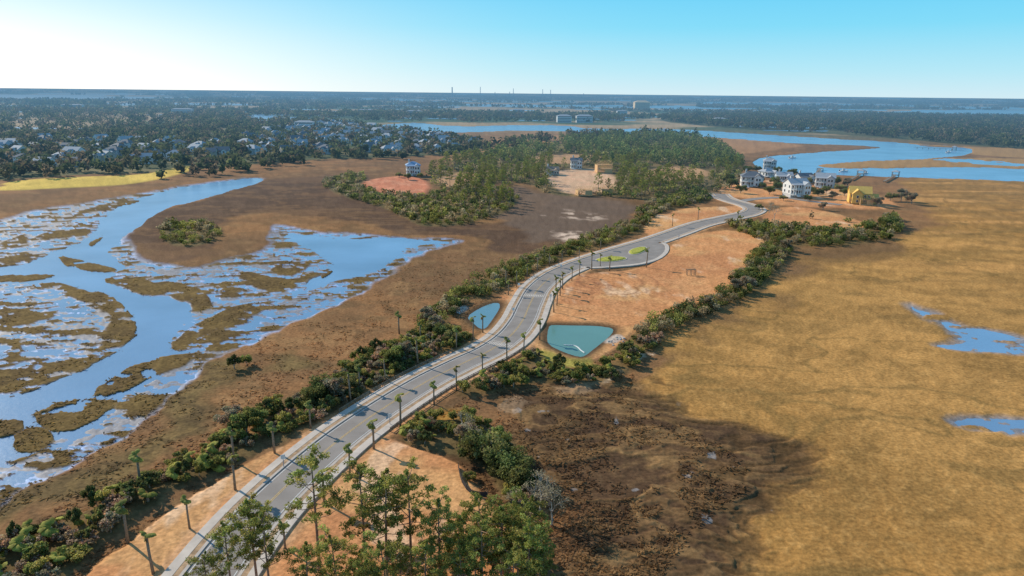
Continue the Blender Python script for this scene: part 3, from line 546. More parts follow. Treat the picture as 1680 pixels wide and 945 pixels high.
for sgn in(-1,1):
    s0=6.0 if sgn<0 else 12.0
    while s0<stop+25:
        i=np.searchsorted(s_,s0); 
        if i>=len(RC): break
        xy=RC[i]+NR[i]*sgn*(7.2+R3.random()*.8)
        if not nearpond(xy):
            plant("palm_tree",PALM[R3.integers(4)],xy,.68+.3*R3.random(),R3.random()*6.3,"palmetto palm with shaggy round head beside the road","palm tree","palms lining the road")
        s0+=7+R3.random()*5
for (u,v) in [(1020,405),(1060,393),(1103,372),(1145,362),(1000,445),(1060,440),(1180,366),(1210,362),(985,410),(950,425),(935,432),(912,480),(655,548),(690,560),(210,892),(232,800),(385,760),(590,640),(1105,378),(830,470)]:
    xy=P(u,v); 
    if ndist(xy[:1],xy[1:],RC)[0]<5: xy=xy+(xy-RC[np.argmin(np.linalg.norm(RC-xy,axis=1))])*3
    if ndist(xy[:1],xy[1:],RC)[0]<4.2 or nearpond(xy): continue
    plant("palm_tree",PALM[R3.integers(4)],xy,.68+.3*R3.random(),R3.random()*6.3,"palmetto palm with shaggy round head beside the road","palm tree","palms lining the road")
q=thin(clear(scatter(BELTS[0],7,R3),9),1.8)[:95]
for xy in q: plant("palmetto_palm",PMET[R3.integers(3)],xy,.8+.5*R3.random(),R3.random()*6.3,"low bushy palmetto with yellow-green fan leaves","palm","low palmettos at the marsh edge",.2)
q=np.vstack([thin(clear(scatter(BELTS[4],16,R3),9),3)[:34],thin(clear(scatter(BELTS[1],26,R3),9),3.5)[:65],thin(clear(scatter(BELTS[7],36,R3),9),4)[:16]])
for xy in q: plant("palmetto_palm",PMET[R3.integers(3)],xy,.8+.4*R3.random(),R3.random()*6.3,"low bushy palmetto with yellow-green fan leaves","palm","low palmettos at the marsh edge",.2)
# shrubs
sp=[]
for i,b_ in enumerate(BELTS):
    q=scatter(b_,[4.2,3.4,5,5,4,4,6,3.6][i],R3)
    nn=fbm(q[:,0]/9,q[:,1]/9,3,120); q=q[nn>(.38,.34,.36,.38,.34,.33,.38,.32)[i]]; sp.append(thin(clear(q,8.3),1.4))
q=thin(scatter(FORESTG[1],12,R3),2.4); gm=PP(GRADED[0]); q=q[~inpoly(q[:,0],q[:,1],gm)]; sp.append(q)
sp.append(thin(scatter(FORESTG[2],10,R3),2.2))
q=clear(scatter([(600,1100),(680,930),(800,880),(860,850),(900,900),(900,1100)],22,R3),9); sp.append(q)
sp.append(np.array([P(u,v) for u,v in [(655,925),(150,830),(770,790),(385,605),(405,600),(1390,365),(1330,360)]]))
sp=np.vstack(sp); od=np.argsort(np.hypot(sp[:,0],sp[:,1])); sp=sp[od]; print("SHRUBS",len(sp))
for xy in sp[:295]:
    k=R3.integers(7); obj("shrub",SHR[k],None,(xy[0],xy[1],.15),R3.random()*6.3,(.5+.6*R3.random(),)*2+(.5+.6*R3.random(),),["green rounded wax myrtle shrub at the marsh edge","olive green bushy shrub at the marsh edge","yellow-green bushy shrub at the marsh edge","grey-green scrubby shrub at the marsh edge","green scrubby shrub at the marsh edge","very dark green cedar-like shrub","brown dormant scrubby shrub at the marsh edge"][k],"shrub","shrubs along the marsh edge")
def blobs(q,h,wd,nq,size,base,r,z=.2,colvar=.35,conical=0):
    n=len(q); s0=r.random(n)**1.3; hs=h*(.55+.75*s0); ws=wd*(.6+.7*r.random(n)); dv=r.normal(size=(n,nq,3)); dv/=np.linalg.norm(dv,axis=2)[...,None]; dv*=(r.random((n,nq,1))**.4)
    zr=.5+.45*dv[...,2]; wv=1-conical*np.clip(zr-.3,0,1)
    Pn=np.empty((n,nq,3)); Pn[...,0]=q[:,0,None]+dv[...,0]*ws[:,None]*.5*wv; Pn[...,1]=q[:,1,None]+dv[...,1]*ws[:,None]*.5*wv; Pn[...,2]=z+hs[:,None]*zr
    base=np.array(base); base=base[r.integers(len(base),size=n)] if base.ndim==2 else np.repeat(base[None],n,0)
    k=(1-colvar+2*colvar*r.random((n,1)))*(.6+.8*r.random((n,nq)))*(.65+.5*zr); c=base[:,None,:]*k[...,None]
    return leaves(Pn.reshape(-1,3),(size*(.7+.7*r.random(n*nq))),c.reshape(-1,3),r)
def merge(parts):
    V=[];Qs=[];Cs=[];o_=0
    for v,q_,c_ in parts: V.append(v);Qs.append(q_+o_);Cs.append(c_);o_+=len(v)
    return np.vstack(V),np.vstack(Qs),np.vstack(Cs)
rest=sp[295:]; rr_=np.hypot(rest[:,0],rest[:,1]); CG=[(.12,.135,.04),(.16,.16,.045),(.21,.195,.055),(.24,.20,.12),(.08,.095,.033),(.24,.18,.10)]
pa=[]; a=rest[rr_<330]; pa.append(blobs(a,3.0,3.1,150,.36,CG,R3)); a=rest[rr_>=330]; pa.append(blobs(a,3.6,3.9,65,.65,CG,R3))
obj("shrub_thicket",npmesh("shrub_thicket",*merge(pa),[M_fol]),kind="stuff",label="dense evergreen shrub thicket along the marsh edge",cat="shrubs")

# middle-distance pines
def inclear(q):
    k=np.zeros(len(q),bool)
    for gp in GRADED+CLEAR: k|=inpoly(q[:,0],q[:,1],PP(gp))
    return k
q=thin(scatter(FORESTG[0],45,R3),5); q=q[~inclear(q)]; nn=fbm(q[:,0]/45,q[:,1]/45,3,140); q=q[nn>.39]
q=q[ndist(q[:,0],q[:,1],RC)>14]
q2=thin(scatter([(740,335),(760,300),(800,290),(850,320),(830,345),(780,350)],60,R3),6)
q=np.vstack([q,q2]); q=q[np.argsort(np.hypot(q[:,0],q[:,1]))]; print("PINES",len(q))
for xy in q[:240]: plant("pine_tree",PINE[R3.integers(6)],xy,.5+.35*R3.random(),R3.random()*6.3,"pine tree in the wood behind the cleared lots","tree","pines in the wood by the new houses")
pa=[blobs(q[240:],10.5,7,60,1.15,[(.10,.125,.042),(.085,.105,.038),(.14,.14,.05)],R3,2,.3,.5)]
q=thin(scatter(FORESTG[0],26,R3),3.6); q=q[~inclear(q)]; nn=fbm(q[:,0]/45,q[:,1]/45,3,140); q=q[nn>.38]
pa.append(blobs(q[ndist(q[:,0],q[:,1],RC)>10],5,6,34,1.0,CG,R3))
def dry(q):
    C_,Z_,w_,wa_,u_=cover(q[:,0],q[:,1]); return q[(wa_<.3)&(Z_>-.3)]
FG=[(.07,.085,.037),(.09,.10,.04),(.06,.072,.033),(.115,.105,.053),(.15,.115,.072)]
q=scatter(NBH,200,R3); gol=[PP(g_) for g_ in GOLF]
for g_ in gol: q=q[~inpoly(q[:,0],q[:,1],g_)]
pa2=[blobs(dry(q),10,10,34,2.4,FG,R3)]
for pl,ar,h_,w_ in ((RSHORE,150,13,14),([(-80,186),(200,184),(400,192),(430,202),(380,214),(200,226),(-80,240)],480,12,15),([(430,204),(480,193),(600,184),(900,189),(1060,194),(1010,202),(900,201),(800,203),(700,199),(600,203)],430,12,14),([(930,222),(1050,219),(1150,224),(1130,230),(1000,232),(930,232)],220,11,12),([(790,246),(830,236),(900,226),(920,235),(840,250)],220,10,11),([(220,292),(330,270),(430,262),(520,262),(500,272),(420,282),(330,292),(240,300)],190,8,9),([(-60,286),(120,277),(230,276),(220,288),(100,292),(-60,300)],190,9,10),([(560,262),(640,256),(810,240),(800,250),(700,262)],150,7.5,9)):
    q=scatter(pl,ar,R3); nn=fbm(q[:,0]/90,q[:,1]/90,3,150); q=q[nn>.36]; q=dry(q); pa2.append(blobs(q,h_,w_,30,2.5,FG,R3,1)); print("far",len(q))
tr_=R3.uniform(.0035,.034,9000); th=R3.uniform(-math.radians(40),math.radians(40),9000); q=np.stack([H/tr_*np.sin(th),H/tr_*np.cos(th)],1)
fn=fbm(q[:,0]/520,q[:,1]/330+4,5,31); q=dry(q[fn<.50]); rr_=np.hypot(q[:,0],q[:,1])
for a_,b_,h_,w_,s_z in ((0,3000,12,30,5),(3000,7000,14,80,10),(7000,20000,15,220,20)): 
    qq=q[(rr_>=a_)&(rr_<b_)]; pa2.append(blobs(qq,h_,w_,14,s_z,FG,R3,0))
obj("distant_woods",npmesh("distant_woods",*merge(pa2),[M_fol]),kind="stuff",label="hazy blue-green wooded land reaching to the horizon",cat="woods")
obj("pine_wood",npmesh("pine_wood",*merge(pa),[M_fol]),kind="stuff",label="open pine wood behind the cleared lots",cat="woods")

# ---------------- marsh grass tufts (rough marsh and mud edges)
def tufts(n,hmax,rmax,name,label,seed):
    r=np.random.default_rng(seed); t_=r.uniform(H/rmax,.86,n); th=r.uniform(-math.radians(41),math.radians(41),n); q=np.stack([H/t_*np.sin(th),H/t_*np.cos(th)],1)
    C_,Z_,w_,wa_,u_=cover(q[:,0],q[:,1]); g_=pmask(q[:,0],q[:,1],np.hypot(q[:,0],q[:,1]),GOLD,3); k=(wa_<.8)&(u_<.25)&(Z_>-.42)&(g_<.1)&(fbm(q[:,0]/5,q[:,1]/5,3,133)>.46); q=q[k];C_=C_[k];Z_=Z_[k]; wet_=wa_[k]>.25
    C_=np.where(wet_[:,None],L(112,93,66)[None],C_)
    n=len(q); a=r.random(n)*6.3; hh=hmax*(.4+.8*r.random(n)); wd=.10+.16*r.random(n)
    parts=[]
    for rot in (0,1.6):
        dx=np.cos(a+rot)*wd;dy=np.sin(a+rot)*wd;lx=r.normal(size=n)*.4;ly=r.normal(size=n)*.4
        v=np.stack([np.stack([q[:,0]-dx*.6,q[:,1]-dy*.6,Z_-.05],1),np.stack([q[:,0]+dx*.6,q[:,1]+dy*.6,Z_-.05],1),np.stack([q[:,0]+dx+lx,q[:,1]+dy+ly,Z_+hh*(.7+.5*r.random(n))],1),np.stack([q[:,0]-dx+lx,q[:,1]-dy+ly,Z_+hh*(.7+.5*r.random(n))],1)],1).reshape(-1,3)
        parts.append((v,np.arange(len(v)).reshape(-1,4),np.repeat(np.clip(C_*(.8+.6*r.random((n,1))),0,.8),4,0)))
    obj(name,npmesh(name,*merge(parts),[M_fol]),kind="stuff",label=label,cat="marsh grass")
tufts(55000,.18,260,"marsh_grass","tufted brown cordgrass covering the rough marsh",5)

# ---------------- houses
WIN=MB(); WIN.box((0,0,0),(1.3,.10,1.7),0); WIN.box((0,-.055,0),(1.05,.06,1.45),1); WINME=WIN.mesh("window",[M_white,M_glass])
DO=MB(); DO.box((0,0,1.1),(1.2,.1,2.3),0); DO.box((0,-.06,1.08),(.95,.06,2.1),1); DOME=DO.mesh("door",[M_white,M_wood])
def roof_hip(m,x,y,w_,d_,z,h,ov=.6,mi=0):
    a,b_=w_/2+ov,d_/2+ov; r_=max(0.3,a-b_) if a>b_ else .3
    if a>=b_: top=[(x-r_,y,z+h),(x+r_,y,z+h)]
    else: r_=b_-a; top=[(x,y-r_,z+h),(x,y+r_,z+h)]
    e=[(x-a,y-b_,z),(x+a,y-b_,z),(x+a,y+b_,z),(x-a,y+b_,z)]; e2=[(p_[0],p_[1],p_[2]-.25) for p_ in e]
    v=e+top+e2; f=[(0,1,5,4),(1,2,5),(2,3,4,5),(3,0,4)] if a>=b_ else [(0,1,4),(1,2,5,4),(2,3,5),(3,0,4,5)]
    f+=[(6,7,1,0),(7,8,2,1),(8,9,3,2),(9,6,0,3),(9,8,7,6)]; m.add(v,f,mi)
def roof_gab(m,x,y,w_,d_,z,h,ov=.5,mi=0,axis='x'):
    a,b_=w_/2+ov,d_/2+ov
    if axis=='x': v=[(x-a,y-b_,z),(x+a,y-b_,z),(x+a,y+b_,z),(x-a,y+b_,z),(x-a,y,z+h),(x+a,y,z+h)]; f=[(0,1,5,4),(2,3,4,5)]
    else: v=[(x-a,y-b_,z),(x+a,y-b_,z),(x+a,y+b_,z),(x-a,y+b_,z),(x,y-b_,z+h),(x,y+b_,z+h)]; f=[(1,2,5,4),(3,0,4,5)]
    t=.25; v2=[(p_[0],p_[1],p_[2]-t) for p_ in v]; n=6
    f2=[tuple(i+n for i in reversed(q_)) for q_ in f]; ed=[(0,1),(2,3),(3,4),(4,0),(1,5),(5,2)] if axis=='x' else [(1,2),(3,0),(0,4),(4,1),(2,5),(5,3)]
    m.add(v+v2,f+f2+[(p_[0],p_[1],p_[1]+n,p_[0]+n) for p_ in ed],mi)
def gabwall(m,x,y,w_,d_,z0,z1,h,axis,mi=0):
    m.box((x,y,(z0+z1)/2),(w_,d_,z1-z0),mi); a,b_=w_/2,d_/2
    if axis=='x': v=[(x-a,y-b_,z1),(x-a,y+b_,z1),(x-a,y,z1+h),(x+a,y-b_,z1),(x+a,y+b_,z1),(x+a,y,z1+h)]
    else: v=[(x-a,y-b_,z1),(x+a,y-b_,z1),(x,y-b_,z1+h),(x-a,y+b_,z1),(x+a,y+b_,z1),(x,y+b_,z1+h)]
    m.add(v,[(0,1,2),(5,4,3)],mi)
def house(u,v,w_,d_,st,rot,wm,rm,typ,label,base=.8,wing=True,porch=True):
    xy=P(u,v); rz=math.radians(rot); e=obj("house",None,None,(xy[0],xy[1],.3),rz,1,label,"house","new houses by the river"); hh=3.0*st; zt=base+hh; rh=d_*.32
    m=MB(); m2=MB(); m.box((0,0,base/2-.2),(w_*.97,d_*.97,base+.4),1)
    if typ=='hip': m.box((0,0,base+hh/2),(w_,d_,hh),0); roof_hip(m2,0,0,w_,d_,zt+.25,rh)
    else: gabwall(m,0,0,w_,d_,base,zt,rh*.98,'x'); roof_gab(m2,0,0,w_,d_,zt+.1,rh)
    if wing:
        ww,wd=w_*.36,3.2; wx=w_*.24; gabwall(m,wx,-d_/2-wd/2+.4,ww,wd+.8,base,zt-.35,ww*.42,'y'); roof_gab(m2,wx,-d_/2-wd/2+1.9,ww,wd+3.6,zt-.22,ww*.45,.4,0,'y')
    obj("wall",m.mesh("wall",[wm,M_wg]),e); ro=obj("roof",m2.mesh("roof",[rm]),e)
    c=MB(); c.box((0,0,1.2),(1.0,.9,3.0)); c.box((0,0,2.8),(1.2,1.1,.2)); obj("chimney",c.mesh("chimney",[M_wg]),ro,(-w_*.28,d_*.12,zt+rh*.55))
    fy=-d_/2-.06
    for s_i in range(st):
        z=base+1.55+3*s_i
        for k in range(5):
            x=-w_/2+1.3+k*(w_-2.6)/4
            if wing and abs(x-w_*.24)<w_*.2+.4: continue
            obj("window",WINME,e,(x,fy,z))
            obj("window",WINME,e,(x,d_/2+.06,z),math.pi)
        if wing:
            for x in (-.9,.9): obj("window",WINME,e,(w_*.24+x,-d_/2-3.26,z-.2))
        for y in (-d_*.28,d_*.22):
            obj("window",WINME,e,(-w_/2-.06,y,z),-math.pi/2); obj("window",WINME,e,(w_/2+.06,y,z),math.pi/2)
    obj("door",DOME,e,(-w_*.12,fy,base))
    if porch:
        pw=w_*.54; px=-w_*.22; pr_=MB()
        for s_i in range(min(st,2)):
            z=base+3*s_i; pr_.box((px,-d_/2-1.35,z-.12),(pw,2.6,.24)); 
            for x in np.linspace(-pw/2+.2,pw/2-.2,5): pr_.box((px+x,-d_/2-2.5,z+1.4),(.28,.28,2.8))
            pr_.box((px,-d_/2-2.55,z+1.0),(pw,.08,.1)); pr_.box((px,-d_/2-2.55,z+.3),(pw,.06,.08))
        for k in range(5): pr_.box((px,-d_/2-2.8-.3*k,base-.15*k-.2),(2.2,.3,.16))
        obj("porch",pr_.mesh("porch",[M_white]),e)
        m3=MB(); z=base+3*min(st,2); a=-d_/2-2.9; m3.add([(px-pw/2-.3,a,z-.05),(px+pw/2+.3,a,z-.05),(px+pw/2+.3,-d_/2-.01,z+.6),(px-pw/2-.3,-d_/2-.01,z+.6),(px-pw/2-.3,a,z-.25),(px+pw/2+.3,a,z-.25),(px+pw/2+.3,-d_/2-.01,z-.2),(px-pw/2-.3,-d_/2-.01,z-.2)],[(0,1,2,3),(7,6,5,4),(0,4,5,1),(1,5,6,2),(3,7,4,0)]); obj("porch_roof",m3.mesh("porch_roof",[rm]),e)
    return e
house(1232,306,14,9.5,2,-12,M_white,M_rd,'hip',"large white two storey house with dark hipped roof")
house(1304,323,12,9.5,2,10,M_white,M_rg,'gab',"tall white raised house with double porch and grey roof",2.0)
house(1352,307,12,9,2,-20,M_wg,M_rg,'gab',"grey sided two storey house with gabled roof",.5)
house(1258,290,10,8,1,20,M_white,M_rg,'hip',"white single storey house with grey hipped roof")
house(1285,297,11,8,1,-8,M_wb,M_rg,'gab',"pale blue single storey house with grey gabled roof")
house(1318,299,11,8,1,14,M_white,M_rd,'gab',"white single storey house with dark gabled roof")
house(1262,277,10,8,2,-15,M_wg,M_rg,'hip',"grey two storey house facing the river",.5)
house(678,288,10,8,2,12,M_white,M_rb,'hip',"white raised house with blue metal hipped roof on the marsh edge",1.4)
house(945,277,9,7,2,0,M_white,M_rd,'gab',"white house half hidden behind the pines",.5)
house(905,287,10,7,1,8,M_wt,M_rbr,'gab',"tan single storey house among the pines")
# sheathed house under construction
xy=P(1408,334); e=obj("house_under_construction",None,None,(xy[0],xy[1],.3),math.radians(-18),.88,"yellow sheathed house under construction with steep gables","house","houses under construction")
m=MB(); m2=MB(); gabwall(m,0,0,13,10,.6,6.8,4.2,'x'); gabwall(m,-2,-6,6,3.5,.6,6.6,3.0,'y'); m.box((8.5,1,2.3),(5,8,3.6)); roof_gab(m2,0,0,13,10,6.95,4.2,.4); roof_gab(m2,-2,-4.5,6,6.5,6.75,3.0,.4,0,'y'); roof_gab(m2,8.7,1,5,8,4.25,2.2,.3)
obj("wall",m.mesh("wall",[M_osb]),e); obj("roof",m2.mesh("roof",[M_osb]),e)
for x in(-5,2.8,5): 
    for z in (2.2,5.2): obj("window",WINME,e,(x,-5.07,z))
for z in (2.2,5.0): obj("window",WINME,e,(-2,-7.82,z))
def framed(u,v,w_,d_,st,rot,label):
    xy=P(u,v); e=obj("framed_building",None,None,(xy[0],xy[1],.3),math.radians(rot),1,label,"building","houses under construction"); m=MB(); f=MB(); t=MB(); sh=MB()
    for s_i in range(st):
        z=.4+3*s_i; f.box((0,0,z-.15),(w_,d_,.3)); 
        for y in(-d_/2+.1,d_/2-.1,0):
            for x in np.arange(-w_/2+.1,w_/2,.9): m.box((x,y,z+1.4),(.16,.14,2.8))
            m.box((0,y,z+2.75),(w_,.18,.16))
        for x in(-w_/2+.1,w_/2-.1):
            for y in np.arange(-d_/2+.8,d_/2-.5,.9): m.box((x,y,z+1.4),(.14,.16,2.8))
    sh.box((w_*.22,-d_/2-.05,.4+1.5),(w_*.5,.05,2.7)); sh.box((-w_/2-.05,0,.4+1.5*st),(.05,d_*.9,3*st-.4))
    zt=.4+3*st
    for x in np.arange(-w_/2,w_/2+.1,1.0):
        t.beam((x,-d_/2-.4,zt),(x,0,zt+d_*.33),.17); t.beam((x,d_/2+.4,zt),(x,0,zt+d_*.33),.17); t.beam((x,-d_/2,zt+.1),(x,d_/2,zt+.1),.15)
    obj("wall_framing",m.mesh("wall_framing",[M_stud]),e); obj("floor",f.mesh("floor",[M_stud]),e); obj("roof_truss",t.mesh("roof_truss",[M_stud]),e); obj("sheathing",sh.mesh("sheathing",[M_stud]),e)
framed(990,284,12,9,2,8,"timber framed building under construction with open roof trusses"); framed(988,318,13,9,1,-6,"orange timber framed house under construction with open studs"); framed(958,321,9,7,1,10,"low timber framed garage under construction"); framed(1420,337,7,6,1,-15,"partly framed timber annex beside the sheathed house")
# neighbourhood houses
VH=[]
for wi,wm in enumerate((M_white,M_wg,M_wb,M_wt)):
    for ri,rm in enumerate((M_rg,M_rd,M_rg)):
        for ty in (0,1):
            m=MB(); w_=12+2*ri; d_=9.5; hh=5.8
            if ty==0: gabwall(m,0,0,w_,d_,-.2,hh,3.3,'x',0); roof_gab(m,0,0,w_,d_,hh+.1,3.4,.5,1)
            else: m.box((0,0,hh/2),(w_,d_,hh),0); roof_hip(m,0,0,w_,d_,hh+.25,3.2,.5,1)
            gabwall(m,2.5,-d_/2-1.2,5,3.2,-.2,hh-.5,2.0,'y',0); roof_gab(m,2.5,-d_/2-.4,5,5,hh-.4,2.1,.4,1,'y')
            for s_i in(0,1):
                for k in(-5,-3,-1): m.box((k*w_/13,-d_/2-.03,1.7+2.9*s_i),(1,.1,1.5),2)
                m.box((2.5,-d_/2-2.83,1.7+2.7*s_i),(1.6,.1,1.4),2)
                for y in(-2,2): m.box((-w_/2-.03,y,1.7+2.9*s_i),(.1,1,1.5),2); m.box((w_/2+.03,y,1.7+2.9*s_i),(.1,1,1.5),2)
            VH.append(m.mesh("suburban_house",[wm,rm,M_glass]))
q=np.vstack([thin(scatter([(-60,240),(120,230),(250,232),(370,240),(400,250),(330,266),(210,272),(60,276),(-60,284)],560,R3),19),thin(scatter([(400,222),(520,202),(640,212),(800,236),(780,246),(640,254),(540,257),(430,262),(380,250)],660,R3),21)])
R3.shuffle(q); q=q[:290]; print("HOUSES",len(q))
for xy in q:
    k=int(R3.integers(len(VH))) if R3.random()<.45 else int(R3.integers(6)); a=math.radians(float(R3.choice([-30,-12,8,28,60,-75]))+R3.random()*8)
    obj("suburban_house",VH[k],None,(xy[0],xy[1],.3),a,.76+.27*R3.random(),["white","grey","pale blue","tan"][k//6]+" two storey suburban house among trees","house","suburban houses across the marsh")
def block(u,v,w_,d_,hh,mt,rm,label,nm="apartment_block"):
    xy=P(u,v); e=obj(nm,None,None,(xy[0],xy[1],.3),math.radians(5),1,label,"building"); m=MB(); m.box((0,0,hh/2),(w_,d_,hh)); r_=MB(); roof_hip(r_,0,0,w_,d_,hh+.3,hh*.25,1.0); obj("wall",m.mesh("wall",[mt]),e); obj("roof",r_.mesh("roof",[rm]),e)
    for z in np.arange(2,hh-1,3.3): g_=MB(); g_.box((0,-d_/2-.1,z),(w_*.92,.15,1.5)); obj("window",g_.mesh("window",[M_glass]),e)
block(925,201,30,16,13,M_white,M_rg,"pale four storey apartment block on the far shore"); block(958,201,34,16,13,M_white,M_rg,"pale four storey apartment block on the far shore"); block(1052,180,60,30,28,M_orange,M_orange,"large sunlit sandstone coloured building above the trees","waterfront_hall")
for (u,v,w_) in [(500,211,30),(1180,203,28),(600,187,40),(680,189,40),(300,186,50),(120,178,60),(850,186,35),(1020,188,30)]: block(u,v,w_,14,10,M_white,M_rg,"low white building on the wooded far shore")
def mast(u,hh,wd,label,lat=True):
    xy=P(u,152+9*(u-840)/840*1.0+9.0); m=MB(); 
    if lat:
        for a in range(3):
            c,s2=math.cos(a*2.09)*wd,math.sin(a*2.09)*wd; m.beam((c,s2,0),(c*.35,s2*.35,hh),wd*.35)
        for k in range(10):
            z0,z1=hh*k/10,hh*(k+1)/10; 
            for a in range(3):
                f0,f1=1-.65*k/10,1-.65*(k+1)/10; A=a*2.09;B=(a+1)*2.09; m.beam((math.cos(A)*wd*f0,math.sin(A)*wd*f0,z0),(math.cos(B)*wd*f1,math.sin(B)*wd*f1,z1),wd*.2)
        obj("lattice_mast",m.mesh("lattice_mast",[M_steel]),None,(xy[0],xy[1],0),0,1,label,"mast","masts on the horizon")
    else:
        m.tube([(0,0,0),(0,0,hh*.5),(0,0,hh)],[wd,wd*.8,wd*.7],12); m.tube([(0,0,hh),(0,0,hh+3)],[wd*.85,wd*.85],12); obj("chimney_stack",m.mesh("chimney_stack",[M_steel]),None,(xy[0],xy[1],0),0,1,label,"chimney stack")
mast(742,110,8,"tall grey industrial chimney on the horizon",False)
for u,hh in ((788,120),(842,105),(890,100),(903,95),(836,70),(957,60),(812,65)): mast(u,hh,7,"slender steel mast on the horizon")
pm_=MB(); pm_.tube([(0,0,-2),(0,0,1.1)],[.17,.17],6); PILE=pm_.mesh("piling",[M_wood]); pm_=MB(); pm_.tube([(0,0,-2),(0,0,3.6)],[.17,.17],6); POSTM=pm_.mesh("roof_post",[M_wood])
def dock(u,v,u2,v2,label,pav=True):
    a=P(u,v);b_=P(u2,v2);dv=b_-a;Ln=np.linalg.norm(dv);an=math.atan2(dv[1],dv[0]); e=obj("dock",None,None,(a[0],a[1],0),an,1,label,"dock","private docks on the river"); m=MB(); m.box((Ln/2,0,1.2),(Ln,1.8,.2)); obj("walkway",m.mesh("walkway",[M_wood]),e); m=MB(); m.box((Ln+2.1,0,1.2),(4.8,5,.22)); obj("platform",m.mesh("platform",[M_wood]),e)
    for k in np.arange(3,Ln,max(6,Ln/14)): obj("piling",PILE,e,(k,.8,0)); obj("piling",PILE,e,(k,-.8,0))
    for x in(.2,4.0):
        for y in(-2.3,2.3): obj("roof_post" if pav else "piling",POSTM if pav else PILE,e,(Ln+x,y,0))
    if pav: m=MB(); roof_hip(m,Ln+2,0,4.4,4.8,3.8,1.2,.5); obj("roof",m.mesh("roof",[M_rg]),e)
dock(1500,243,1562,246,"long timber dock with roofed pierhead on the river"); dock(1395,297,1411,288,"timber dock with small pavilion at the marsh edge"); dock(1450,300,1468,290,"timber dock with small pavilion at the marsh edge"); dock(1340,285,1345,279,"short timber dock behind the houses",False); dock(1060,223,1090,215,"timber dock reaching into the far river")
for u,v,a in ((1556,250,.5),(1420,284,1.2),(1384,281,.2),(1300,259,.3)):
    xy=P(u,v); e=obj("motor_boat",None,None,(xy[0],xy[1],-.35),a,1,"small white motor boat moored near a dock","boat","boats on the river"); m=MB()
    hull=[(-3.5,-1.2,0),(1.5,-1.2,0),(4,0,.2),(1.5,1.2,0),(-3.5,1.2,0)]; top=[(-3.6,-1.4,1),(1.6,-1.4,1.1),(4.6,0,1.4),(1.6,1.4,1.1),(-3.6,1.4,1)]
    m.add(hull+top,[(4,3,2,1,0),(5,6,7,8,9)]+[(i,(i+1)%5,5+(i+1)%5,5+i) for i in range(5)]); obj("hull",m.mesh("hull",[M_white]),e); m=MB(); m.box((-.3,0,1.7),(1.5,1.2,1.2)); m.box((-.5,0,2.9),(2.6,1.9,.12)); 
    for x in(-1.5,.5):
        for y in(-.8,.8): m.box((x,y,2),(.08,.08,1.8))
    obj("console",m.mesh("console",[M_wg]),e); m=MB(); m.box((-3.9,0,1.1),(.5,.5,1.2)); obj("outboard_motor",m.mesh("outboard_motor",[M_dark]),e)
xy=P(1133,453); e=obj("timber_arbor",None,None,(xy[0],xy[1],.3),math.radians(12),.75,"open timber arbor frame standing on the bare lot","arbor")
pm_=MB(); pm_.box((0,0,1.3),(.2,.2,2.6)); APM=pm_.mesh("post",[M_wood])
for x in(-1.9,0,1.9):
    for y in(-.6,.6): obj("post",APM,e,(x,y,0))
m=MB()
for y in(-.6,.6): m.box((0,y,2.72),(4.4,.14,.24))
for x in np.linspace(-2,2,7): m.box((x,0,2.9),(.1,1.9,.14))
obj("roof_lattice",m.mesh("roof_lattice",[M_wood]),e)
def sign(u,v,label,hh=2.3,mt=M_white):
    xy=P(u,v); e=obj("street_sign",None,None,(xy[0],xy[1],.4),math.radians(20),1,label,"street sign"); m=MB(); m.tube([(0,0,0),(0,0,hh)],[.06,.06],6); obj("post",m.mesh("post",[M_steel]),e); m=MB(); m.box((0,-.09,hh-.35),(.7,.04,.75)); obj("sign_plate",m.mesh("sign_plate",[mt]),e)
for u,v in ((851,478),(903,497),(842,520),(640,700),(466,770),(920,446),(1113,396),(610,712)): sign(u,v,"small sign plate on a thin steel post")
pm_=MB(); pm_.box((0,0,.6),(.16,.16,1.1)); RPM=pm_.mesh("post",[M_wood])
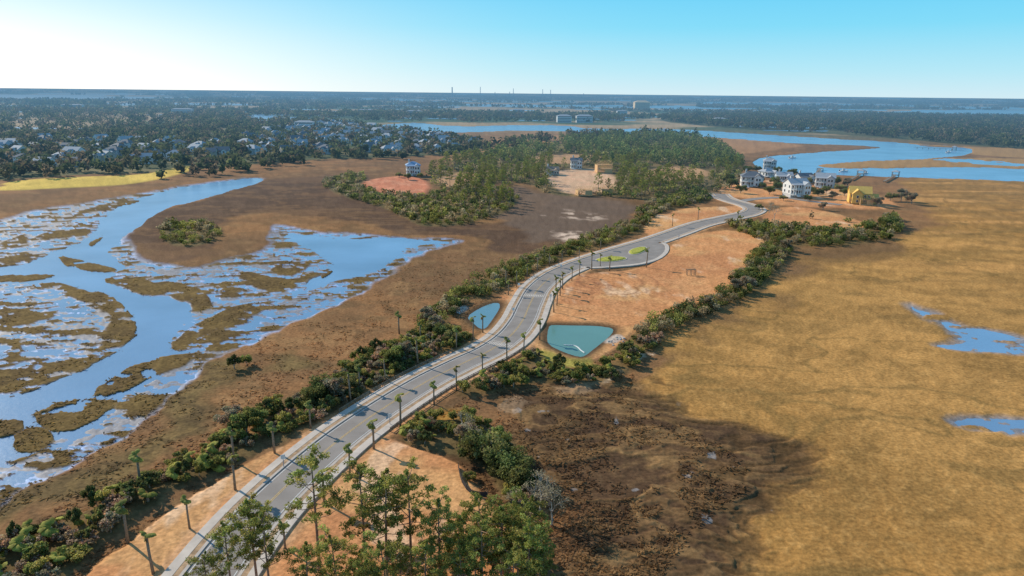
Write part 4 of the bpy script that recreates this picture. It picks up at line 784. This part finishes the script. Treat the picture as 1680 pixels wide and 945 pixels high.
def rail(off,u0,v0,u1,v1,lb):
    i0=np.argmin(np.linalg.norm(RC-P(u0,v0),axis=1));i1=np.argmin(np.linalg.norm(RC-P(u1,v1),axis=1)); pts=RC[i0:i1]+NR[i0:i1]*off; e=obj("timber_guard_rail",None,None,(0,0,0),0,1,lb,"guard rail"); m=MB()
    m.tube([(a,b_,1.05) for a,b_ in pts],[.09]*len(pts),4); m.tube([(a,b_,.75) for a,b_ in pts],[.07]*len(pts),4); obj("rail",m.mesh("rail",[M_wood]),e)
    for a,b_ in pts: obj("post",RPM,e,(a,b_,0))
rail(6.6,590,700,830,565,"low timber guard rail along the footpath"); rail(-6.6,600,690,790,585,"low timber guard rail along the footpath")
m=MB(); pts=[(925,566),(932,567),(941,567),(948,570),(953,575),(959,579)]; c_=catmull(PP(pts),.7); m.tube([(a,b_,.04) for a,b_ in c_],[.16]*len(c_),6); obj("floating_boom",m.mesh("floating_boom",[M_boom]),None,label="white curved floating boom on the turquoise pond",cat="boom")
m=MB(); c_=catmull(PP([(752,770),(758,795),(775,815),(800,818)]),2.0)
for a,b_ in zip(c_[:-1],c_[1:]): md_=(a+b_)/2; m.box((md_[0],md_[1],.7),(np.linalg.norm(b_-a)+.02,.04,.9),0,math.atan2(*(b_-a)[::-1]))
for a in c_: m.box((a[0],a[1],.8),(.07,.07,1.2),1)
obj("silt_fence",m.mesh("silt_fence",[M_dark,M_wood]),None,label="low black silt fence on wooden stakes at the lot edge",cat="fence")
def rocks(pix,n,seed,lb):
    r=np.random.default_rng(seed); q=scatter(pix,.8,r,0)[:n]; m=MB()
    for x,y in q:
        s=.2+.3*r.random(); ang=r.random()*6; v=[(x+s*math.cos(ang+k*1.05)*(.8+.4*r.random()),y+s*math.sin(ang+k*1.05)*(.8+.4*r.random()),.2) for k in range(6)]; v2=[(x+(a-x)*.6,y+(b_-y)*.6,.3+s*.5) for a,b_,_ in v]
        m.add(v+v2,[tuple(range(6,12))]+[(i,(i+1)%6,6+(i+1)%6,6+i) for i in range(6)])
    obj("riprap_rocks",m.mesh("riprap_rocks",[M_rock]),None,kind="stuff",label=lb,cat="rocks")
rocks([(997,562),(1010,555),(1028,557),(1018,567),(1000,570)],120,1,"pale broken rock lining the pond outlet"); rocks([(742,513),(755,504),(764,507),(755,517)],70,2,"pale broken rock beside the blue pond")
print("DONE",len(bpy.data.objects))
